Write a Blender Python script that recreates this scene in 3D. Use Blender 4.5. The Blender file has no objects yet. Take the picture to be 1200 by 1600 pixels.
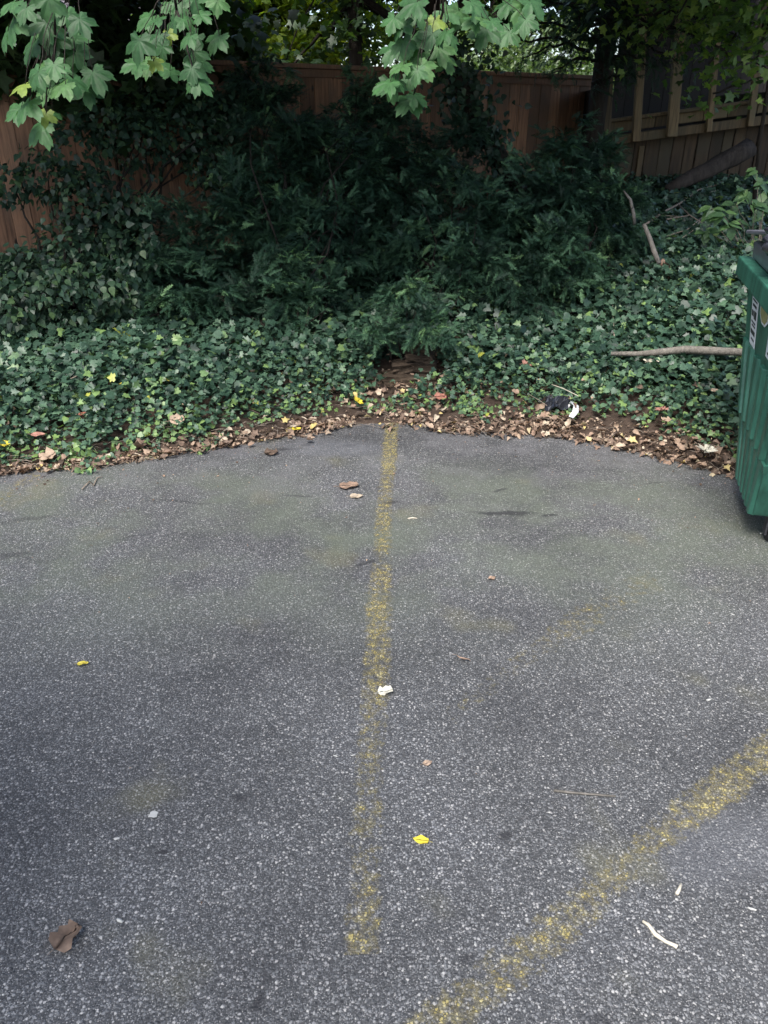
import bpy, bmesh, math, random
import numpy as np
from mathutils import Vector, Matrix, Euler, Quaternion

random.seed(7)
RNG = np.random.default_rng(11)
C = bpy.context.scene.collection
R = math.radians

# ------------------------------------------------------------------ camera, world, sun, exposure
CAM_H, PITCH, F = 1.55, R(27.3), 1180.0        # metres, radians, focal length in photo pixels (1200 x 1600)
cam_d = bpy.data.cameras.new('camera')
cam = bpy.data.objects.new('camera', cam_d)
C.objects.link(cam)
cam.location = (0, 0, CAM_H)
cam.rotation_euler = (R(90) - PITCH, 0, 0)
cam_d.sensor_fit = 'VERTICAL'
cam_d.sensor_height = 36.0
cam_d.lens = F / 1600 * 36.0
cam_d.clip_start = 0.05
cam_d.clip_end = 500
bpy.context.scene.camera = cam

SUN_EL, SUN_AZ = R(56), R(202)                  # azimuth clockwise from +Y: behind the camera, a little to the left
world = bpy.data.worlds.new('World')
bpy.context.scene.world = world
world.use_nodes = True
wn = world.node_tree.nodes
sky = wn.new('ShaderNodeTexSky')
sky.sky_type = 'NISHITA'
sky.sun_disc = False
sky.sun_elevation = SUN_EL
sky.sun_rotation = SUN_AZ
sky.air_density = 1.0
sky.dust_density = 3.0
world.node_tree.links.new(sky.outputs[0], wn['Background'].inputs[0])
wn['Background'].inputs[1].default_value = 0.13

sun_d = bpy.data.lights.new('sun', 'SUN')
sun_d.energy = 2.05
sun_d.angle = R(28)
sun_d.color = (1.0, 0.97, 0.93)
sun = bpy.data.objects.new('sun', sun_d)
C.objects.link(sun)
sv = Vector((math.sin(SUN_AZ) * math.cos(SUN_EL), math.cos(SUN_AZ) * math.cos(SUN_EL), math.sin(SUN_EL)))
sun.rotation_euler = sv.to_track_quat('Z', 'Y').to_euler()
sun.location = sv * 30

sc = bpy.context.scene
sc.view_settings.view_transform = 'Standard'
sc.view_settings.look = 'None'
sc.view_settings.exposure = 1.5
sc.view_settings.gamma = 1.0
sc.render.engine = 'CYCLES'
sc.cycles.use_denoising = True
sc.cycles.max_bounces = 6
sc.cycles.diffuse_bounces = 3
sc.cycles.transparent_max_bounces = 8

# ------------------------------------------------------------------ picture ray helpers (only used to measure places)
CP, SP = math.cos(PITCH), math.sin(PITCH)
def ray(px, py):
    u, v = (px - 600) / F, (py - 800) / F
    return np.array([u, CP - v * SP, -SP - v * CP])
def at_y(px, py, Y):
    d = ray(px, py); t = Y / d[1]
    return Vector((d[0] * t, Y, CAM_H + d[2] * t))
def at_z(px, py, Z=0.0):
    d = ray(px, py); t = (Z - CAM_H) / d[2]
    return Vector((d[0] * t, d[1] * t, Z))

def poly_y(points):
    w = sorted([tuple(at_z(x, y))[:2] for x, y in points])
    xs, ys = [a for a, b in w], [b for a, b in w]
    return lambda X: np.interp(X, xs, ys)
edge_line = poly_y([(-200, 775), (0, 742), (60, 736), (140, 732), (200, 722), (300, 708), (400, 694), (480, 680), (540, 668), (640, 664), (700, 678),
                    (800, 680), (880, 685), (960, 700), (1040, 720), (1100, 736), (1165, 752), (1400, 800)])
ivy_line = poly_y([(-200, 765), (0, 742), (60, 731), (140, 738), (200, 716), (340, 700), (380, 686), (420, 670), (520, 655), (570, 650),
                   (640, 652), (790, 662), (900, 668), (1000, 692), (1100, 716), (1165, 742), (1400, 790)])

def slope(X):
    return np.interp(X, [-6, -3, -1, 0, 0.8, 1.6, 3, 6], [.22, .21, .16, .14, .17, .225, .235, .235])
def hill(X, Y):
    X = np.asarray(X, float); Y = np.asarray(Y, float)
    d = Y - edge_line(X)
    z = slope(X) * 6 * (1 - np.exp(-np.clip(d, 0, 40) / 6))
    z = z + 0.02 * np.clip(d * 6, 0, 1) + 0.035 * np.clip(d, 0, 1) * (np.sin(X * 3.1 + Y * 1.3) + np.sin(Y * 2.7 - X * 1.9))
    return np.where(d < 0, -0.03 + 0 * z, z - 0.012 * (d < 0.04))
def on_hill(px, py, off=0.0):
    d = ray(px, py)
    for k in range(200, 1400):
        t = k * 0.01
        p = np.array([0, 0, CAM_H]) + d * t
        g = float(hill(p[0], p[1]))
        if p[2] <= max(g, 0.0) + off:
            return Vector(p)
    return Vector(np.array([0, 0, CAM_H]) + d * 14)

# ------------------------------------------------------------------ materials
MATS = {}
def nt_new(name):
    m = bpy.data.materials.new(name); m.use_nodes = True
    n, l = m.node_tree.nodes, m.node_tree.links
    return m, n, l, n['Principled BSDF']
def ramp(n, l, src, stops):
    r = n.new('ShaderNodeValToRGB')
    e = r.color_ramp.elements
    e[0].position, e[0].color = stops[0][0], (*stops[0][1], 1)
    e[1].position, e[1].color = stops[-1][0], (*stops[-1][1], 1)
    for p, c in stops[1:-1]:
        q = e.new(p); q.color = (*c, 1)
    l.new(src, r.inputs[0])
    return r.outputs[0]
def mathn(n, l, op, a, b=None, clamp=False):
    q = n.new('ShaderNodeMath'); q.operation = op; q.use_clamp = clamp
    for i, v in enumerate((a, b)):
        if v is None: continue
        if isinstance(v, (int, float)): q.inputs[i].default_value = v
        else: l.new(v, q.inputs[i])
    return q.outputs[0]
def mixc(n, l, fac, a, b, mode='MIX'):
    q = n.new('ShaderNodeMix'); q.data_type = 'RGBA'; q.blend_type = mode
    if isinstance(fac, (int, float)): q.inputs[0].default_value = fac
    else: l.new(fac, q.inputs[0])
    for i, v in ((6, a), (7, b)):
        if isinstance(v, tuple): q.inputs[i].default_value = (*v, 1)
        else: l.new(v, q.inputs[i])
    return q.outputs[2]
def noise(n, l, vec, scale, detail=3, rough=.5):
    q = n.new('ShaderNodeTexNoise'); q.inputs['Scale'].default_value = scale
    q.inputs['Detail'].default_value = detail; q.inputs['Roughness'].default_value = rough
    if vec is not None: l.new(vec, q.inputs['Vector'])
    return q.outputs[0]
def maprange(n, l, v, a, b, c=0., d=1.):
    q = n.new('ShaderNodeMapRange'); q.interpolation_type = 'SMOOTHSTEP'
    l.new(v, q.inputs[0])
    for i, x in enumerate((a, b, c, d)): q.inputs[i + 1].default_value = x
    return q.outputs[0]

def leaf_mat(name, stops, rough=.45, trans=.25, tcol=None, spec=.5):
    """leaf: colour by the leaf's own tone, thin-leaf translucency"""
    m, n, l, b = nt_new(name)
    a = n.new('ShaderNodeAttribute'); a.attribute_name = 'tone'
    geo = n.new('ShaderNodeNewGeometry')
    col = ramp(n, l, a.outputs['Fac'], stops)
    nz = noise(n, l, geo.outputs['Position'], 60, 2)
    col = mixc(n, l, .55, col, ramp(n, l, nz, [(.3, (.55, .55, .55)), (.7, (1.35, 1.35, 1.35))]), 'MULTIPLY')
    l.new(col, b.inputs['Base Color'])
    b.inputs['Roughness'].default_value = rough
    b.inputs['Specular IOR Level'].default_value = spec
    if trans:
        t = n.new('ShaderNodeBsdfTranslucent')
        tc = mixc(n, l, 1.0, col, tcol or (1.6, 1.9, .7), 'MULTIPLY')
        l.new(tc, t.inputs[0])
        mx = n.new('ShaderNodeMixShader'); mx.inputs[0].default_value = trans
        l.new(b.outputs[0], mx.inputs[1]); l.new(t.outputs[0], mx.inputs[2])
        l.new(mx.outputs[0], n['Material Output'].inputs[0])
    MATS[name] = m
    return m
def plain(name, col, rough=.6, var=.35, scale=12, spec=.4, bump=0., stretch=None, metal=0., bscale=None):
    m, n, l, b = nt_new(name)
    tc = n.new('ShaderNodeTexCoord'); vec = tc.outputs['Object']
    if stretch:
        mp = n.new('ShaderNodeMapping'); mp.inputs['Scale'].default_value = stretch
        l.new(vec, mp.inputs[0]); vec = mp.outputs[0]
    oi = n.new('ShaderNodeObjectInfo')
    off = n.new('ShaderNodeVectorMath'); off.operation = 'ADD'
    l.new(vec, off.inputs[0])
    sc_ = n.new('ShaderNodeVectorMath'); sc_.operation = 'SCALE'; sc_.inputs[3].default_value = 37.
    cx = n.new('ShaderNodeCombineXYZ')
    for i in range(3): l.new(oi.outputs['Random'], cx.inputs[i])
    l.new(cx.outputs[0], sc_.inputs[0]); l.new(sc_.outputs[0], off.inputs[1])
    vec = off.outputs[0]
    f = noise(n, l, vec, scale, 5, .6)
    lo = tuple(c * (1 - var) for c in col); hi = tuple(min(c * (1 + var), 1) for c in col)
    cc = ramp(n, l, f, [(.3, lo), (.7, hi)])
    l.new(cc, b.inputs['Base Color'])
    b.inputs['Roughness'].default_value = rough
    b.inputs['Specular IOR Level'].default_value = spec
    b.inputs['Metallic'].default_value = metal
    if bump:
        bp = n.new('ShaderNodeBump'); bp.inputs['Strength'].default_value = bump; bp.inputs['Distance'].default_value = .01
        l.new(noise(n, l, vec, bscale or scale * 2, 5, .65), bp.inputs['Height'])
        l.new(bp.outputs[0], b.inputs['Normal'])
    MATS[name] = m
    return m
def wood(name, light, dark, grey, knots=True):
    """weathered boards: long grain, knots, each board its own shade"""
    m, n, l, b = nt_new(name)
    tc = n.new('ShaderNodeTexCoord'); oi = n.new('ShaderNodeObjectInfo')
    cx = n.new('ShaderNodeCombineXYZ'); l.new(mathn(n, l, 'MULTIPLY', oi.outputs['Random'], 31.), cx.inputs[2]); l.new(mathn(n, l, 'MULTIPLY', oi.outputs['Random'], 17.), cx.inputs[0])
    ad = n.new('ShaderNodeVectorMath'); l.new(tc.outputs['Object'], ad.inputs[0]); l.new(cx.outputs[0], ad.inputs[1])
    mp = n.new('ShaderNodeMapping'); mp.inputs['Scale'].default_value = (28, 28, 1.6); l.new(ad.outputs[0], mp.inputs[0])
    g = noise(n, l, mp.outputs[0], 2.2, 6, .65)
    col = ramp(n, l, g, [(.3, dark), (.55, light), (.75, tuple(c * 1.25 for c in light))])
    big = noise(n, l, ad.outputs[0], 2.2, 3)
    col = mixc(n, l, maprange(n, l, big, .42, .66), col, grey)
    shade = maprange(n, l, oi.outputs['Random'], 0, 1, .65, 1.25)
    hs = n.new('ShaderNodeHueSaturation'); l.new(col, hs.inputs['Color']); l.new(shade, hs.inputs['Value'])
    col = hs.outputs[0]
    if knots:
        v = n.new('ShaderNodeTexVoronoi'); v.inputs['Scale'].default_value = 1.0
        mk = n.new('ShaderNodeMapping'); mk.inputs['Scale'].default_value = (9, 9, 3.2); l.new(ad.outputs[0], mk.inputs[0]); l.new(mk.outputs[0], v.inputs['Vector'])
        kn = maprange(n, l, v.outputs['Distance'], .06, .14, 1, 0)
        col = mixc(n, l, kn, col, (.02, .013, .009))
    l.new(col, b.inputs['Base Color'])
    b.inputs['Roughness'].default_value = .8
    bp = n.new('ShaderNodeBump'); bp.inputs['Strength'].default_value = .5; bp.inputs['Distance'].default_value = .004
    l.new(g, bp.inputs['Height']); l.new(bp.outputs[0], b.inputs['Normal'])
    MATS[name] = m
    return m

def asphalt_nodes(n, l):
    """shared aggregate pattern in world metres: returns (colour, height, stone mask, position)"""
    tc = n.new('ShaderNodeTexCoord'); pos = tc.outputs['Object']
    wob = n.new('ShaderNodeTexNoise'); wob.inputs['Scale'].default_value = 150; l.new(pos, wob.inputs['Vector'])
    wv = n.new('ShaderNodeVectorMath'); wv.operation = 'SCALE'; wv.inputs[3].default_value = .006
    l.new(wob.outputs['Color'], wv.inputs[0])
    pv = n.new('ShaderNodeVectorMath'); l.new(pos, pv.inputs[0]); l.new(wv.outputs[0], pv.inputs[1])
    cols, masks = [], []
    hgt = None
    for s, lo, hi in ((136., .30, .56), (270., .26, .58)):
        v = n.new('ShaderNodeTexVoronoi'); v.inputs['Scale'].default_value = s; l.new(pv.outputs[0], v.inputs['Vector'])
        sep = n.new('ShaderNodeSeparateColor'); l.new(v.outputs['Color'], sep.inputs[0])
        mk = maprange(n, l, v.outputs['Distance'], lo, hi, 1, 0)
        cols.append((sep.outputs[0], sep.outputs[1], mk)); masks.append(mk)
    return pos, cols, masks

def make_asphalt():
    m, n, l, b = nt_new('asphalt')
    pos, cols, masks = asphalt_nodes(n, l)
    sp = n.new('ShaderNodeSeparateXYZ'); l.new(pos, sp.inputs[0])
    X, Y = sp.outputs[0], sp.outputs[1]
    bind = ramp(n, l, noise(n, l, pos, 300, 3), [(.3, (.026, .027, .028)), (.7, (.068, .069, .070))])
    st_lo = [(0, (.031, .032, .034)), (.3, (.088, .091, .093)), (.6, (.146, .149, .150)), (.84, (.226, .226, .222)), (1, (.36, .35, .33))]
    c2 = mixc(n, l, mathn(n, l, 'MULTIPLY', cols[1][2], .85), bind, ramp(n, l, cols[1][0], st_lo))
    pick = maprange(n, l, cols[0][1], .28, .4)
    c1 = mixc(n, l, mathn(n, l, 'MULTIPLY', cols[0][2], pick), c2, ramp(n, l, cols[0][0], st_lo))
    # wear: broad light/dark mottling
    mot = noise(n, l, pos, 1.1, 6, .62)
    c1 = mixc(n, l, 1., c1, ramp(n, l, mot, [(.3, (.60, .60, .62)), (.5, (1., 1., 1.)), (.7, (1.32, 1.32, 1.35))]), 'MULTIPLY')
    # fine film of green algae between the bays, near the bank
    gy = mathn(n, l, 'MULTIPLY', maprange(n, l, Y, 1.75, 2.7), maprange(n, l, Y, 3.2, 3.75, 1, 0))
    gn = mathn(n, l, 'MULTIPLY', gy, maprange(n, l, noise(n, l, pos, 1.7, 4, .6), .38, .62))
    c1 = mixc(n, l, mathn(n, l, 'MULTIPLY', gn, .55), c1, (.108, .126, .090))
    yt = maprange(n, l, noise(n, l, pos, 2.6, 3), .58, .72)
    c1 = mixc(n, l, mathn(n, l, 'MULTIPLY', yt, .26), c1, (.165, .155, .075))
    # silt washed off the bank along the edge
    sil = mathn(n, l, 'MULTIPLY', maprange(n, l, Y, 2.7, 3.7), maprange(n, l, noise(n, l, pos, 3.0, 5, .65), .44, .62))
    c1 = mixc(n, l, mathn(n, l, 'MULTIPLY', sil, .38), c1, (.155, .152, .158))
    # dark damp streaks and tar marks, placed where they lie
    def blot(px, py, lx, ly, rot, strength, inv=False):
        nonlocal c1
        p = at_z(px, py)
        mp = n.new('ShaderNodeMapping'); mp.vector_type = 'TEXTURE'
        mp.inputs['Location'].default_value = (p.x, p.y, 0); mp.inputs['Rotation'].default_value = (0, 0, rot)
        mp.inputs['Scale'].default_value = (lx, ly, 1)
        nz = n.new('ShaderNodeTexNoise'); nz.inputs['Scale'].default_value = 9; nz.inputs['Detail'].default_value = 4; l.new(pos, nz.inputs['Vector'])
        dv = n.new('ShaderNodeVectorMath'); dv.operation = 'SCALE'; dv.inputs[3].default_value = .09
        l.new(nz.outputs['Color'], dv.inputs[0])
        av = n.new('ShaderNodeVectorMath'); l.new(pos, av.inputs[0]); l.new(dv.outputs[0], av.inputs[1])
        l.new(av.outputs[0], mp.inputs[0])
        sx = n.new('ShaderNodeVectorMath'); sx.operation = 'LENGTH'
        fl = n.new('ShaderNodeVectorMath'); fl.operation = 'MULTIPLY'; fl.inputs[1].default_value = (1, 1, 0); l.new(mp.outputs[0], fl.inputs[0])
        l.new(fl.outputs[0], sx.inputs[0])
        mk = maprange(n, l, sx.outputs['Value'], .45, 1.15, strength, 0)
        c1 = mixc(n, l, mk, c1, (.16, .165, .18) if inv else (.022, .022, .024))
    for a in ((800, 795, .17, .020, .0, .8), (872, 798, .055, .018, .1, .8), (795, 760, .05, .016, .5, .6), (628, 778, .05, .02, .2, .7), (300, 777, .17, .012, -.1, .55),
              (240, 828, .15, .010, .5, .45), (30, 860, .11, .03, .25, .5), (60, 805, .16, .025, .4, .4), (480, 768, .08, .010, 0, .5), (590, 872, .06, .014, .45, .8),
              (1030, 750, .07, .010, .2, .45), (455, 697, .06, .022, .2, .75), (560, 690, .05, .022, .3, .6), (495, 690, .05, .02, .2, .6), (408, 1225, .02, .012, 0, .8),
              (815, 1292, .018, .012, .3, .8), (285, 1307, .012, .009, 0, .9), (440, 1528, .016, .012, 0, .8), (970, 1565, .05, .035, .4, .55), (765, 1465, .03, .010, .6, .6),
              (30, 1375, .02, .012, .3, .7)):
        blot(*a)
    blot(540, 695, .30, .14, 0, .35, True)
    blot(1150, 1300, .22, .13, .3, .22, True)
    l.new(c1, b.inputs['Base Color'])
    b.inputs['Roughness'].default_value = .78
    b.inputs['Specular IOR Level'].default_value = .35
    h = mathn(n, l, 'ADD', mathn(n, l, 'MULTIPLY', masks[0], .8), mathn(n, l, 'MULTIPLY', masks[1], .35))
    h = mathn(n, l, 'ADD', h, mathn(n, l, 'MULTIPLY', noise(n, l, pos, 380, 2), .3))
    bp = n.new('ShaderNodeBump'); bp.inputs['Strength'].default_value = .8; bp.inputs['Distance'].default_value = .0028
    l.new(h, bp.inputs['Height']); l.new(bp.outputs[0], b.inputs['Normal'])
    return m

def make_paint(name, cover, lo=.0):
    """worn road paint that survives on the tops of the stones"""
    m, n, l, b = nt_new(name)
    pos, cols, masks = asphalt_nodes(n, l)
    big = noise(n, l, pos, 7, 4, .65)
    at = n.new('ShaderNodeAttribute'); at.attribute_name = 'wear'
    col = ramp(n, l, noise(n, l, pos, 45, 3), [(.3, (.17, .135, .05)), (.5, (.265, .22, .078)), (.72, (.35, .31, .145))])
    col = mixc(n, l, mathn(n, l, 'MULTIPLY', maprange(n, l, cols[0][0], .55, .9), .35), col, (.35, .33, .26))
    l.new(col, b.inputs['Base Color']); b.inputs['Roughness'].default_value = .7
    rnd = cols[0][1]
    chip = noise(n, l, pos, 40, 2.5, .5)
    v = mathn(n, l, 'ADD', mathn(n, l, 'MULTIPLY', masks[0], .18), mathn(n, l, 'MULTIPLY', big, .62))
    v = mathn(n, l, 'ADD', v, mathn(n, l, 'MULTIPLY', chip, 1.25))
    v = mathn(n, l, 'ADD', v, mathn(n, l, 'MULTIPLY', rnd, .11))
    v = mathn(n, l, 'ADD', v, mathn(n, l, 'MULTIPLY', masks[1], .05))
    v = mathn(n, l, 'ADD', v, at.outputs['Fac'])
    hard = maprange(n, l, v, 1.60 - cover, 1.68 - cover)
    tops = mathn(n, l, 'MAXIMUM', masks[0], mathn(n, l, 'MULTIPLY', masks[1], .7))
    hard = mathn(n, l, 'MULTIPLY', hard, maprange(n, l, tops, .15, .6, .22, 1.))
    film = mathn(n, l, 'MULTIPLY', maprange(n, l, v, 1.20 - cover, 1.55 - cover), .30)
    al = mathn(n, l, 'MAXIMUM', hard, film)
    tr = n.new('ShaderNodeBsdfTransparent'); mx = n.new('ShaderNodeMixShader')
    l.new(al, mx.inputs[0]); l.new(tr.outputs[0], mx.inputs[1]); l.new(b.outputs[0], mx.inputs[2])
    l.new(mx.outputs[0], n['Material Output'].inputs[0])
    bp = n.new('ShaderNodeBump'); bp.inputs['Strength'].default_value = .8; bp.inputs['Distance'].default_value = .0028
    l.new(masks[0], bp.inputs['Height']); l.new(bp.outputs[0], b.inputs['Normal'])
    return m

ASPHALT = make_asphalt()
SOIL = plain('soil', (.045, .032, .024), .95, .5, 14, .2, .8)
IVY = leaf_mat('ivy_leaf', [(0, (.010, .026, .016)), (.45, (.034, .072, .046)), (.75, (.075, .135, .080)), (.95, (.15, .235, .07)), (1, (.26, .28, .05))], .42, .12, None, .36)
IVYM = leaf_mat('climbing_ivy_leaf', [(0, (.010, .024, .015)), (.6, (.022, .050, .029)), (1, (.05, .09, .035))], .45, .12, None, .3)
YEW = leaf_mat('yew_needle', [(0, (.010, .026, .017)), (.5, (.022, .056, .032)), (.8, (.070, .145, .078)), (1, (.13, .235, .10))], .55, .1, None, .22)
MAPLE = leaf_mat('maple_leaf', [(0, (.020, .060, .022)), (.6, (.044, .112, .038)), (.9, (.08, .155, .045)), (1, (.15, .21, .04))], .5, .25, None, .25)
CANOPY = leaf_mat('canopy_leaf', [(0, (.018, .040, .016)), (.6, (.035, .075, .022)), (1, (.085, .13, .022))], .5, .33, (2.2, 2.3, .55))
GLOW = leaf_mat('backlit_maple_leaf', [(0, (.06, .12, .02)), (.5, (.15, .23, .03)), (1, (.30, .36, .05))], .5, .5, (1.7, 1.7, .5))  # light shining through the leaves is put into their colour
BRIGHT = leaf_mat('pale_bush_leaf', [(0, (.07, .11, .06)), (.6, (.13, .19, .09)), (1, (.22, .28, .14))], .4, .35)
BEECH = leaf_mat('beech_leaf', [(0, (.035, .070, .022)), (.5, (.085, .155, .038)), (1, (.20, .28, .055))], .5, .35)
WEED = leaf_mat('seedling_leaf', [(0, (.040, .090, .040)), (1, (.075, .145, .048))], .5, .3)
LITTER = leaf_mat('dead_leaf', [(0, (.026, .019, .014)), (.3, (.080, .056, .040)), (.55, (.160, .112, .082)), (.72, (.25, .170, .122)), (.86, (.36, .265, .19)), (.96, (.46, .39, .29)), (1, (.50, .38, .06))], .7, .12, (1.3, 1, .6), .3)
BARK = plain('bark', (.023, .019, .015), .9, .5, 10, .2, 1., (3, 3, .7))
GREYBARK = plain('grey_dead_wood', (.14, .128, .11), .85, .35, 14, .25, .8, (4, 4, .8))
TWIG = plain('twig', (.20, .165, .13), .8, .4, 40, .3)
PALEWOOD = plain('pale_wood', (.48, .43, .34), .8, .2, 30, .3)
FENCE = wood('cedar_board', (.27, .145, .084), (.10, .049, .029), (.155, .098, .066))
DARKW = wood('void_shade_wood', (.012, .009, .007), (.006, .005, .004), (.009, .008, .006))  # darkness of the shed interior put into the wood colour
LOWBOARD = wood('shaded_brown_board', (.062, .040, .020), (.022, .014, .008), (.045, .036, .020))  # shade under the beam put into the board colour
LOGBARK = plain('log_bark', (.045, .037, .031), .9, .45, 12, .2, 1., (3, 3, .7))
DECK = wood('treated_lumber', (.15, .106, .052), (.048, .032, .017), (.105, .086, .046))
GREEN = plain('green_painted_steel', (.025, .104, .072), .48, .5, 5, .45, .2, (3, 3, .55), 0, 25)
BLACKPL = plain('black_plastic_lid', (.115, .12, .145), .30, .35, 6, .6, .25)
BAGM = plain('rubbish_bag_film', (.045, .048, .062), .22, .3, 8, .6, .3)
RUBBER = plain('black_rubber', (.012, .012, .013), .7, .3, 20)
WHITE = plain('white_vinyl', (.66, .68, .70), .5, .1, 20)
INK = plain('black_print', (.03, .03, .035), .6, .2, 20)
YELLOW = plain('yellow_vinyl', (.50, .33, .03), .5, .2, 20)
OCHRE = plain('faded_ochre_vinyl', (.30, .27, .12), .55, .25, 40)
FILM = plain('black_plastic_film', (.016, .018, .024), .25, .3, 20, .6)
STONE = plain('pale_stone', (.33, .33, .31), .7, .2, 60)
MULCH = plain('rotten_wood', (.060, .044, .031), .95, .5, 20, .2, 1., (1.2, 5, 5))

# ------------------------------------------------------------------ mesh helpers
def mesh_from(name, V, Fc, mat, tone=None, smooth=False, attr='tone'):
    """triangles or quads from numpy arrays -> mesh data"""
    V = np.asarray(V, np.float32); Fc = np.asarray(Fc, np.int32); k = Fc.shape[1]
    me = bpy.data.meshes.new(name)
    me.vertices.add(len(V)); me.vertices.foreach_set('co', V.ravel())
    me.loops.add(Fc.size); me.loops.foreach_set('vertex_index', Fc.ravel())
    me.polygons.add(len(Fc))
    me.polygons.foreach_set('loop_start', np.arange(0, Fc.size, k, dtype=np.int32))
    me.polygons.foreach_set('loop_total', np.full(len(Fc), k, np.int32))
    if smooth: me.polygons.foreach_set('use_smooth', np.ones(len(Fc), bool))
    if tone is not None:
        a = me.attributes.new(attr, 'FLOAT', 'FACE'); a.data.foreach_set('value', np.asarray(tone, np.float32))
    me.materials.append(mat)
    me.update(calc_edges=True)
    return me
def link(name, me, parent=None, loc=None, rot=None):
    o = bpy.data.objects.new(name, me); C.objects.link(o)
    if parent is not None: o.parent = parent
    if loc is not None: o.location = loc
    if rot is not None: o.rotation_euler = rot
    return o
def tag(o, label=None, cat=None, group=None, kind=None):
    for k, v in (('label', label), ('category', cat), ('group', group), ('kind', kind)):
        if v: o[k] = v
    return o
def thing(name, label, cat, loc=(0, 0, 0), rz=0, group=None):
    o = bpy.data.objects.new(name, None); C.objects.link(o)
    o.location = loc; o.rotation_euler = (0, 0, rz); o.empty_display_size = .1
    return tag(o, label, cat, group)
def bm_obj(name, bm, mat, parent=None, loc=None, rot=None, smooth=False):
    me = bpy.data.meshes.new(name); bmesh.ops.recalc_face_normals(bm, faces=bm.faces); bm.to_mesh(me); bm.free()
    me.materials.append(mat)
    if smooth: me.polygons.foreach_set('use_smooth', [True] * len(me.polygons))
    return link(name, me, parent, loc, rot)
def hull8(bm, bot, top):
    """closed box from 4 bottom + 4 top points"""
    v = [bm.verts.new(p) for p in list(bot) + list(top)]
    for f in ((3, 2, 1, 0), (4, 5, 6, 7), (0, 1, 5, 4), (1, 2, 6, 5), (2, 3, 7, 6), (3, 0, 4, 7)):
        bm.faces.new([v[i] for i in f])
def box(bm, x0, x1, y0, y1, z0, z1):
    hull8(bm, [(x0, y0, z0), (x1, y0, z0), (x1, y1, z0), (x0, y1, z0)], [(x0, y0, z1), (x1, y0, z1), (x1, y1, z1), (x0, y1, z1)])
def bevel(bm, w, seg=1):
    bmesh.ops.bevel(bm, geom=list(bm.edges), offset=w, segments=seg, affect='EDGES', profile=.6)
def tube_arrays(pts, rad, sides=8, rough=0.):
    pts = [Vector(p) for p in pts]; V, Fc = [], []
    up = Vector((.31, .2, .93))
    for i, p in enumerate(pts):
        d = (pts[min(i + 1, len(pts) - 1)] - pts[max(i - 1, 0)]).normalized()
        a = d.cross(up).normalized() if abs(d.dot(up)) < .98 else d.cross(Vector((1, 0, 0))).normalized()
        b = d.cross(a)
        for k in range(sides):
            t = 2 * math.pi * k / sides
            r = rad[i] * (1 + rough * (random.random() - .5))
            V.append(p + (a * math.cos(t) + b * math.sin(t)) * r)
    for i in range(len(pts) - 1):
        for k in range(sides):
            q = (k + 1) % sides
            Fc.append((i * sides + k, i * sides + q, (i + 1) * sides + q, (i + 1) * sides + k))
    for base, rev in ((0, True), ((len(pts) - 1) * sides, False)):
        V.append(pts[0] if rev else pts[-1]); c = len(V) - 1
        for k in range(sides):
            q = (k + 1) % sides
            Fc.append((base + q, base + k, c, c) if rev else (base + k, base + q, c, c))
    return [tuple(v) for v in V], Fc
def tubes(name, paths, mat, parent=None, sides=7, rough=.15, loc=None):
    """one mesh of tapered tubes; paths = [(points, radii)]; points relative to the parent"""
    bm = bmesh.new()
    for pts, rad in paths:
        V, Fc = tube_arrays(pts, rad, sides, rough)
        vs = [bm.verts.new(v) for v in V]
        for f in Fc:
            f = list(dict.fromkeys(f))
            try: bm.faces.new([vs[i] for i in f])
            except ValueError: pass
    return bm_obj(name, bm, mat, parent, loc, None, True)
def wander(a, b, n, amp, sag=0.):
    a, b = Vector(a), Vector(b); L = (b - a).length; out = []
    for i in range(n + 1):
        t = i / n; k = math.sin(math.pi * t)
        out.append(a.lerp(b, t) + Vector((random.uniform(-1, 1), random.uniform(-1, 1), random.uniform(-1, 1))) * amp * L * k * .7 - Vector((0, 0, sag * L * k)))
    return out

# leaf templates: x = along the leaf, y = across, z = up; unit length
def fan_leaf(half, mid=(.3, 0), fold=.12, droop=.15, edge_drop=.0):
    """half outline from base to tip (y >= 0); triangulated as two fans about the midrib point"""
    V = [(mid[0], 0, 0)]; T = []
    def z(x, y): return fold * abs(y) - droop * x * x - edge_drop * y * y
    up = []
    for x, y in half: V.append((x, y, z(x, y))); up.append(len(V) - 1)
    dn = []
    for x, y in half:
        if y == 0: dn.append(up[half.index((x, y))])
        else: V.append((x, -y, z(x, y))); dn.append(len(V) - 1)
    for i in range(len(half) - 1):
        T.append((0, up[i + 1], up[i])); T.append((0, dn[i], dn[i + 1]))
    V[0] = (mid[0], 0, -droop * mid[0] ** 2 - .02)
    return np.array(V, np.float32), np.array(T, np.int32)
IVY_T = [(v * np.array([1, 1.14, 1], np.float32), t) for v, t in [fan_leaf([(0, 0), (-.16, .22), (.02, .50), (.24, .36), (.46, .56), (.56, .26), (1, 0)], (.25, 0), .10, .2),
         fan_leaf([(0, 0), (-.12, .26), (.10, .48), (.30, .40), (.50, .44), (1, 0)], (.25, 0), -.12, .3),
         fan_leaf([(0, 0), (-.18, .2), (-.02, .46), (.2, .30), (.42, .5), (.62, .2), (1, 0)], (.25, 0), .2, .1)]]
IVYM_T = [fan_leaf([(0, 0), (.12, .30), (.36, .40), (.62, .26), (1, 0)], (.3, 0), .12, .3), fan_leaf([(0, 0), (.1, .36), (.4, .36), (1, 0)], (.3, 0), -.15, .35)]
CAN_T = [fan_leaf([(0, 0), (-.08, .4), (.2, .3), (.5, .55), (.58, .2), (1, 0)], (.3, 0), .1, .25), fan_leaf([(0, 0), (.0, .45), (.3, .3), (.6, .42), (.66, .16), (1, 0)], (.3, 0), -.15, .4)]
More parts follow.
